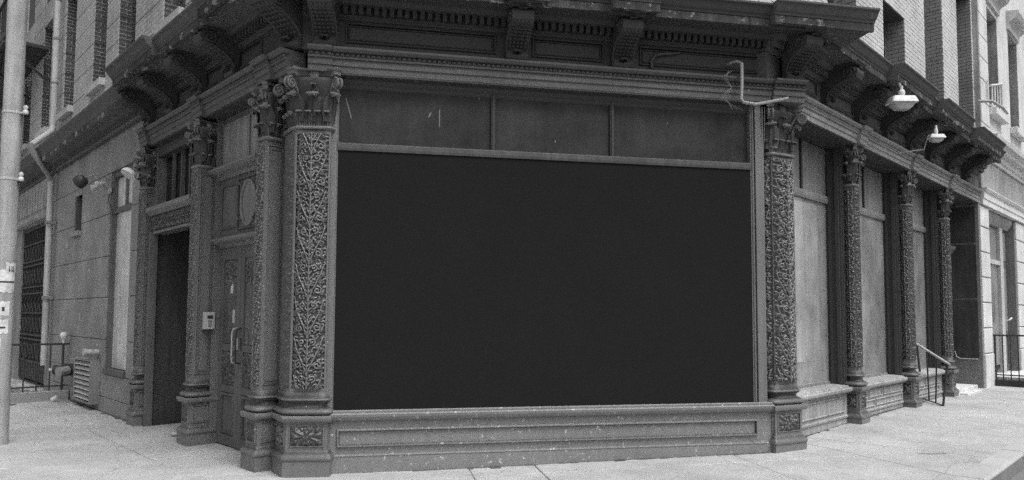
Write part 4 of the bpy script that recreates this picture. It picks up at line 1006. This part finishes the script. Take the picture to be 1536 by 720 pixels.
# vent
vt = empty('louvre_vent', FL(6.8, 0, .1), label='rectangular metal louvred vent low on the left wall', category='vent')
S('backing', FL, [(6.27, 7.35, -.1, -.03, .12, .82)], 'void', vt)
mb = MB(); mb.box(FL, 6.24, 6.29, -.1, .04, .1, .84); mb.box(FL, 7.33, 7.38, -.1, .04, .1, .84); mb.box(FL, 6.29, 7.33, -.1, .038, .80, .84); mb.box(FL, 6.29, 7.33, -.1, .038, .1, .13); ob('vent_frame', mb, 'vent', vt)
for i in range(8):
    z = .15 + i * .082; ob('slat', MB().prism(FL, [(-.02, z + .045), (.03, z), (.036, z + .006), (-.014, z + .052)], 6.29, 7.33), 'galv', vt)
mb = MB().tube([FL(6.35, -.1, .96), FL(6.35, .1, .96)], [.05, .05], 10); mb.tube([FL(6.35, .09, .96), FL(6.35, .13, .96)], [.065, .065], 10); ob('pipe_stub', mb, 'galv', smooth=40, label='short capped pipe stub poking from the wall above the vent', category='pipe')
# wall floodlights, left
def flood(name, base, arm_pts, head_c, head_dir, L, R_, m1, label):
    e_ = empty(name, base, label=label, category='lamp', group='lamps on the corner building')
    ob('arm', MB().tube(arm_pts, .018, 6), 'vent', e_, smooth=40)
    hd = Vector(head_dir).normalized(); c = Vector(head_c)
    ob('reflector', MB().lathe(c, hd, [(.0, -.0), (R_ * .45, .005), (R_ * .75, L * .2), (R_ * .92, L * .5), (R_ * .98, L * .8), (R_, L), (R_ * .93, L), (R_ * .85, L * .85)], 16), m1, e_, smooth=50)
    ob('lens', MB().lathe(c, hd, [(.001, L * .93), (R_ * .9, L * .93), (R_ * .88, L * .96), (0, L * .98)], 16), 'lens', e_, smooth=50)
    return e_
flood('wall_lamp', FL(3.9, -.1, 3.62), [FL(3.95, -.1, 3.62), FL(3.9, .15, 3.66), FL(3.75, .26, 3.62)], FL(3.62, .24, 3.60), (FL.n * .6 - FL.u * .1 + Vector((0, 0, -.8))), .09, .105, 'white', 'bright round wall lamp high beside the tall papered window')
flood('wall_lamp', FL(6.2, -.1, 3.9), [FL(6.1, -.1, 3.86), FL(6.15, .1, 3.93), FL(6.3, .25, 3.86)], FL(6.25, .22, 3.86), (FL.n * .5 + FL.u * .7 + Vector((0, 0, -.45))), .16, .11, 'black', 'dark drum shaped wall lamp above the narrow slit window')
e_ = empty('twin_lamp', FL(5.85, -.1, 3.7), label='small twin bulb floodlight on the wall between slit and tall window', category='lamp', group='lamps on the corner building')
ob('plate', MB().lathe(FL(6.0, -.1, 3.66), FL.n, [(.05, 0), (.05, .04), (0, .05)], 10), 'galv', e_)
for dx, dz in ((-.12, .06), (.14, .04)):
    c = FL(6.0 + dx, .08, 3.68 + dz); ob('bulb', MB().lathe(c, (FL.n + Vector((0, 0, -.4))), [(.025, -.06), (.028, 0), (.05, .05), (.052, .08), (0, .09)], 10), 'galv', e_, smooth=50)
    ob('stem', MB().tube([FL(6.0, -.06, 3.68), c], .012, 5), 'vent', e_)
ob('cable', MB().tube([FL(6.0, -.08, 3.62), FL(5.98, -.06, 3.5), FL(5.85, -.08, 3.35), FL(5.8, -.09, 3.22)], .008, 5), 'black', e_)
# right lamps
def box_lamp(c, s, label, arm_pts):
    e_ = empty('street_floodlight', c, label=label, category='lamp', group='lamps on the corner building')
    c = Vector(c); ex = Vector((1, .0, 0)); ey = Vector((0, 1, 0))
    def rect(w, dpt, z): 
        q = round_poly([Vector((-w, -dpt)), Vector((w, -dpt)), Vector((w, dpt)), Vector((-w, dpt))], .05 * s)
        return [c + Vector((p.x, p.y, z)) for p in q]
    ob('housing', MB().loft([rect(.225 * s, .14 * s, .0), rect(.24 * s, .15 * s, .0), rect(.235 * s, .145 * s, .03 * s), rect(.20 * s, .12 * s, .11 * s), rect(.19 * s, .11 * s, .115 * s)]), 'white', e_, smooth=30)
    ob('lens', MB().loft([rect(.205 * s, .12 * s, .0), rect(.17 * s, .10 * s, -.07 * s), rect(.12 * s, .08 * s, -.115 * s), rect(.09 * s, .05 * s, -.12 * s)]), 'lens', e_, smooth=30)
    ob('bracket_arm', MB().tube(arm_pts, .02 * s, 8), 'galv', e_, smooth=40)
    mb = MB(); q = Vector(arm_pts[0]); mb.lathe(q - Vector((0, 0, .04)), (0, 0, 1), [(.0, 0), (.05 * s, .01), (.06 * s, .04), (.05 * s, .08), (.02, .09), (.02, .14)], 10); ob('knuckle', mb, 'white', e_, smooth=50)
    return e_
c = FR(2.62, .62, 4.53); box_lamp(c, .76, 'large white floodlight hanging under the right cornice, nearer of two', [c + Vector((0, 0, .14)), c + Vector((0, .0, .22)), c + Vector((-.03, .02, .30)), c + Vector((-.06, .04, .36))])
c = FR(4.3, .60, 4.36); box_lamp(c, .50, 'small white floodlight under the right cornice, farther of two', [c + Vector((0, 0, .1)), c + Vector((-.1, .05, .04)), c + Vector((-.14, .08, -.15)), FR(4.3, .02, 4.22)])
# conduit on the middle front
ob('bent_conduit', MB().tube([FM(4.33, -.0, 4.52), FM(4.38, .13, 4.52), FM(4.41, .20, 4.47), FM(4.40, .21, 4.2), FM(4.39, .21, 4.06), FM(4.41, .22, 4.02), FM(4.56, .22, 4.005), FM(4.68, .23, 4.03), FM(4.86, .26, 4.065), FM(4.93, .28, 4.08)], .019, 8), 'pole', smooth=50,
   label='pale bent conduit pipe over the right corner column capital', category='conduit')
ob('cable_remnant', MB().tube([FM(3.40, .03, 4.40), FM(3.39, .04, 4.47), FM(3.43, .04, 4.545), FM(3.52, .04, 4.575), FM(3.62, .04, 4.585), FM(3.74, .03, 4.61)], [.018, .018, .018, .016, .014, .01], 7), 'rail', smooth=50,
   label='curled pale cable stub on the frieze between middle and right brackets', category='cable')
# loose wires round the conduit
mb = MB()
for k_ in range(3):
    mb.tube([FM(4.27 + .03 * k_, .15, 4.40), FM(4.22 - .03 * k_, .2, 4.30), FM(4.27, .22, 4.18), FM(4.20 - .04 * k_, .22, 4.05), FM(4.28 + .06 * k_, .22, 3.93)], .0024, 4)
for k_ in range(5): mb.tube([FM(4.62 + .03 * k_, .1, 4.02), FM(4.58 + .03 * k_, .17, 3.85), FM(4.62 + .02 * k_, .15, 3.66 - .02 * k_)], .0024, 4)
ob('loose_wires', mb, 'vent', label='tangle of thin loose wires hanging beside the right corner capital', category='wires')
# intercom
ic = empty('intercom', FL(1.88, -.2, 1.42), label='small pale metal intercom box beside the double door', category='intercom')
ob('housing', MB().box(FL, 1.845, 1.925, -.275, -.15, 1.42, 1.63), 'galv', ic, bev=.006)
ob('screen', MB().box(FL, 1.84, 1.845, -.245, -.18, 1.55, 1.59), 'black', ic); ob('keypad', MB().box(FL, 1.841, 1.845, -.235, -.19, 1.45, 1.53), 'vent', ic)
S('intercom_backing', FL, [(1.925, 1.95, -.29, -.16, 1.41, 1.64)], 'iron')
# white labels on the door
for a, z0, z1 in ((1.53, 1.86, 2.03), (1.46, 1.50, 1.66)): ob('door_label', MB().box(FL, a, a + .06, -.361, -.357, z0, z1), 'sticker' if z0 > 1.7 else 'lens', label='white paper strip stuck on the left door leaf' if z0 > 1.7 else 'faded lower strip stuck on the left door leaf', category='label')
# handrail, right
hr = empty('stair_handrail', (7.2, 12.2, .1), label='thin leaning iron handrail with four bars beside the third street column', category='handrail')
A_, B_ = Vector((7.22, 12.35, .10)), Vector((7.20, 11.75, .07)); A_ = Vector((7.28, 12.45, .1)); At = A_ + Vector((-.04, .02, 1.02)); Bt = B_ + Vector((.10, .0, .78)); At = Vector((7.20, 12.45, 1.14))
ob('hand_bar', MB().tube([At, At * .5 + Bt * .5, Bt + (Bt - At) * .08], .022, 8), 'galv', hr, smooth=50)
ob('lower_bar', MB().tube([A_ + Vector((0, 0, .08)), B_ + Vector((.01, 0, .07))], .014, 6), 'vent', hr)
for i in range(4):
    t = i / 3; ob('bar', MB().tube([A_ * (1 - t) + B_ * t + Vector((0, 0, .07 if i < 3 else -.0)), At * (1 - t) + Bt * t], .013 if i in (1, 2) else .018, 6), 'black', hr)
# townhouse railing
tr = empty('entrance_railing', FR(10.6, .7, .1), label='black iron railing on a dark kerb before the pale townhouse door', category='railing')
S('railing_kerb', FR, [(10.62, 10.80, .02, 2.6, .05, .27)], 'black', tr, bev=.01); S('kerb_cap', FR, [(10.80, 13.6, .02, 2.6, .05, .33)], 'stone', tr, bev=.01)
ob('top_rail', MB().box(FR, 10.66, 10.71, .0, 2.6, 1.22, 1.255), 'black', tr); ob('bottom_rail', MB().box(FR, 10.67, 10.70, .0, 2.6, .36, .385), 'black', tr)
for i in range(18): ob('bar', MB().tube([FR(10.685, .03 + i * .14, .25), FR(10.685, .03 + i * .14, 1.23)], .022 if i == 0 else .011, 6), 'black', tr)
# balcony rail and lamp arm on the townhouse
bl_ = empty('window_guard', FR(11.5, 0, 6.4), label='white metal window guard on the upper floor of the pale townhouse', category='guard')
ob('guard_frame', MB().tube([FR(10.75, .05, 6.5), FR(10.75, .05, 7.0)], .02, 6).tube([FR(12.2, .05, 6.5), FR(12.2, .05, 7.25)], .028, 6).tube([FR(11.0, .05, 6.93), FR(12.2, .05, 7.25)], .03, 6).tube([FR(11.0, .05, 6.48), FR(12.2, .05, 6.55)], .03, 6), 'white', bl_)
for i in range(4): ob('bar', MB().tube([FR(11.15 + i * .27, .05, 6.5), FR(11.15 + i * .27, .05, 6.96 + i * .07)], .018, 6), 'white', bl_)
ob('flag_bracket', MB().tube([FR(10.05, .0, 6.36), FR(10.1, .25, 6.32), FR(10.25, .40, 6.18), FR(10.6, .42, 6.12)], .03, 8), 'sill', smooth=50, label='pale curved pipe arm on the townhouse just above the cornice end', category='pipe')
# fire escape, far left
fe = empty('fire_escape', FL(12.5, 0, 8), label='dark iron fire escape balcony at the top left behind the pole', category='fire escape')
mb = MB(); mb.box(FL, 11.4, 18, -.1, .75, 7.55, 7.62); mb.box(FL, 11.4, 18, .70, .75, 7.5, 7.72); mb.box(FL, 11.4, 18, .70, .75, 8.45, 8.5); ob('platform', mb, 'black', fe)
for i in range(24): ob('bar', MB().tube([FL(11.45 + i * .25, .72, 7.6), FL(11.45 + i * .25, .72, 8.48)], .014, 5), 'black', fe)
for a in (11.6, 13.6, 15.6): ob('strut', MB().tube([FL(a, .7, 7.55), FL(a, -.1, 6.9)], .03, 6), 'black', fe)
mb = MB(); mb.box(FL, 13.2, 13.3, .2, .7, 5.3, 5.36)
ob('ladder', MB().tube([FL(12.2, .3, 7.6), FL(14.8, .3, 5.2)], .04, 6).tube([FL(12.2, .65, 7.6), FL(14.8, .65, 5.2)], .04, 6), 'black', fe)
# litter and stains
def blob(c, s, seed, fl=1.0):
    r = random.Random(seed); mb = MB(); n, m_ = 10, 6; rings = []
    for j in range(m_ + 1):
        th = math.pi * j / m_; rings.append([Vector(c) + Vector((s[0] * math.sin(th) * math.cos(2 * math.pi * i / n) * r.uniform(.75, 1.15), s[1] * math.sin(th) * math.sin(2 * math.pi * i / n) * r.uniform(.75, 1.15), s[2] * (1 + math.cos(th) * r.uniform(.8, 1)) )) for i in range(n)])
    return mb.loft(rings)
q = FL(8.75, .55, .0); ob('trash_bag', blob(q, (.24, .16, .17), 1), 'bag', smooth=40, label='crumpled pale rubbish bag behind the area railing', category='bag')
q = FL(8.9, .95, .0); ob('trash_bag', blob(q, (.22, .2, .16), 2), 'black', smooth=40, label='low dark rubbish bag behind the area railing', category='bag')
q = FL(8.05, .22, .0); ob('paper_cup', MB().tube([q + Vector((0, 0, .03)), q + Vector((.09, .03, .08))], [.04, .055], 10), 'white', label='white crushed paper cup lying beside the railing kerb', category='cup')
q = FL(8.0, .85, .0); ob('flattened_box', blob(q, (.12, .08, .02), 4), 'vent', smooth=40, label='flat grey scrap of cardboard beside the railing kerb', category='litter')
q = FL(2.75, -.15, .0); ob('rubble', blob(q, (.06, .05, .035), 5).add(*(lambda b: (b.v, b.f))(blob(q + Vector((.09, .03, 0)), (.03, .03, .05), 6))), 'galv', label='small pale rubble heap at the foot of the black entrance', category='rubble')
def scrap(x, y, s, lab, m='white'):
    z = gz(x) + .001; a = random.random() * 3; c_, s_ = math.cos(a), math.sin(a)
    pts = [(-s, -s * .3), (s, -s * .4), (s * .9, s * .35), (-s * .8, s * .3)]
    mb = MB().loft([[Vector((x + p[0] * c_ - p[1] * s_, y + p[0] * s_ + p[1] * c_, z + k_)) for p in pts] for k_ in (0, .004)])
    ob('litter', mb, m, label=lab, category='litter')
scrap(-5.25, 7.25, .045, 'white scrap of paper on the pavement at the bottom left corner')
scrap(-4.45, 7.95, .02, 'tiny white scrap on the pavement in front of the black entrance')
scrap(-5.8, 9.3, .02, 'tiny white scrap on the pavement below the louvred vent')

# dark strip along the wall feet, part dirt, part painted contact shadow, and a long damp stain on the pavement
def grime_shade(T, a0, a1, d0, nm, g_):
    mb = MB(); a = a0; rr = random.Random(5)
    while a < a1:
        b = min(a + rr.uniform(.05, .14), a1); w = rr.uniform(.01, .05) if rr.random() > .2 else rr.uniform(.05, .09)
        p = T(a, d0, 0); z = gz(p.x); mb.prism(T, [(d0 - .02, z - .01), (d0 + w, z - .002), (d0 + w * .6, z + .004), (d0 - .02, z + rr.uniform(.006, .014))], a, b); a = b
    ob(nm, mb, 'grime_shade', kind='stuff')
grime_shade(FM, .28, 4.78, .0, 'wall_foot_grime_shade', 0); grime_shade(FR, .5, 7.6, -.2, 'wall_foot_grime_shade', 0); grime_shade(FL, 4.4, 10.2, -.1, 'wall_foot_grime_shade', 0)
def stain(cx, cy, L_, w_, ang, lab):
    n = 22; rr = random.Random(int(cx * 100)); pts = []
    for i in range(n):
        t = 2 * math.pi * i / n; k = rr.uniform(.6, 1.1); x = L_ * math.cos(t) * k; y = w_ * math.sin(t) * k
        px, py = cx + x * math.cos(ang) - y * math.sin(ang), cy + x * math.sin(ang) + y * math.cos(ang); pts.append(Vector((px, py, gz(px) + .003)))
    ob('damp_stain', MB().loft([pts, [p + Vector((0, 0, .001)) for p in pts]]), 'stain', label=lab, category='stain')
stain(4.61, 7.76, .17, .035, -.02, 'long dark damp streak on the bright pavement at the right')
scrap(3.95, 9.75, .018, 'tiny dark scrap on the pavement by the second street column', 'black')
scrap(-2.9, 6.95, .014, 'tiny white crumb on the pavement before the corner column', 'white')

for a, z, w_, h_ in ((7.7, 1.48, .07, .13), (6.45, 1.05, .05, .05), (7.15, 2.35, .09, .06), (8.9, 2.9, .08, .10)):
    S('paint_fleck', FL, [(a, a + w_, -.1005, -.0955, z, z + h_)], 'sill', bev=.002)
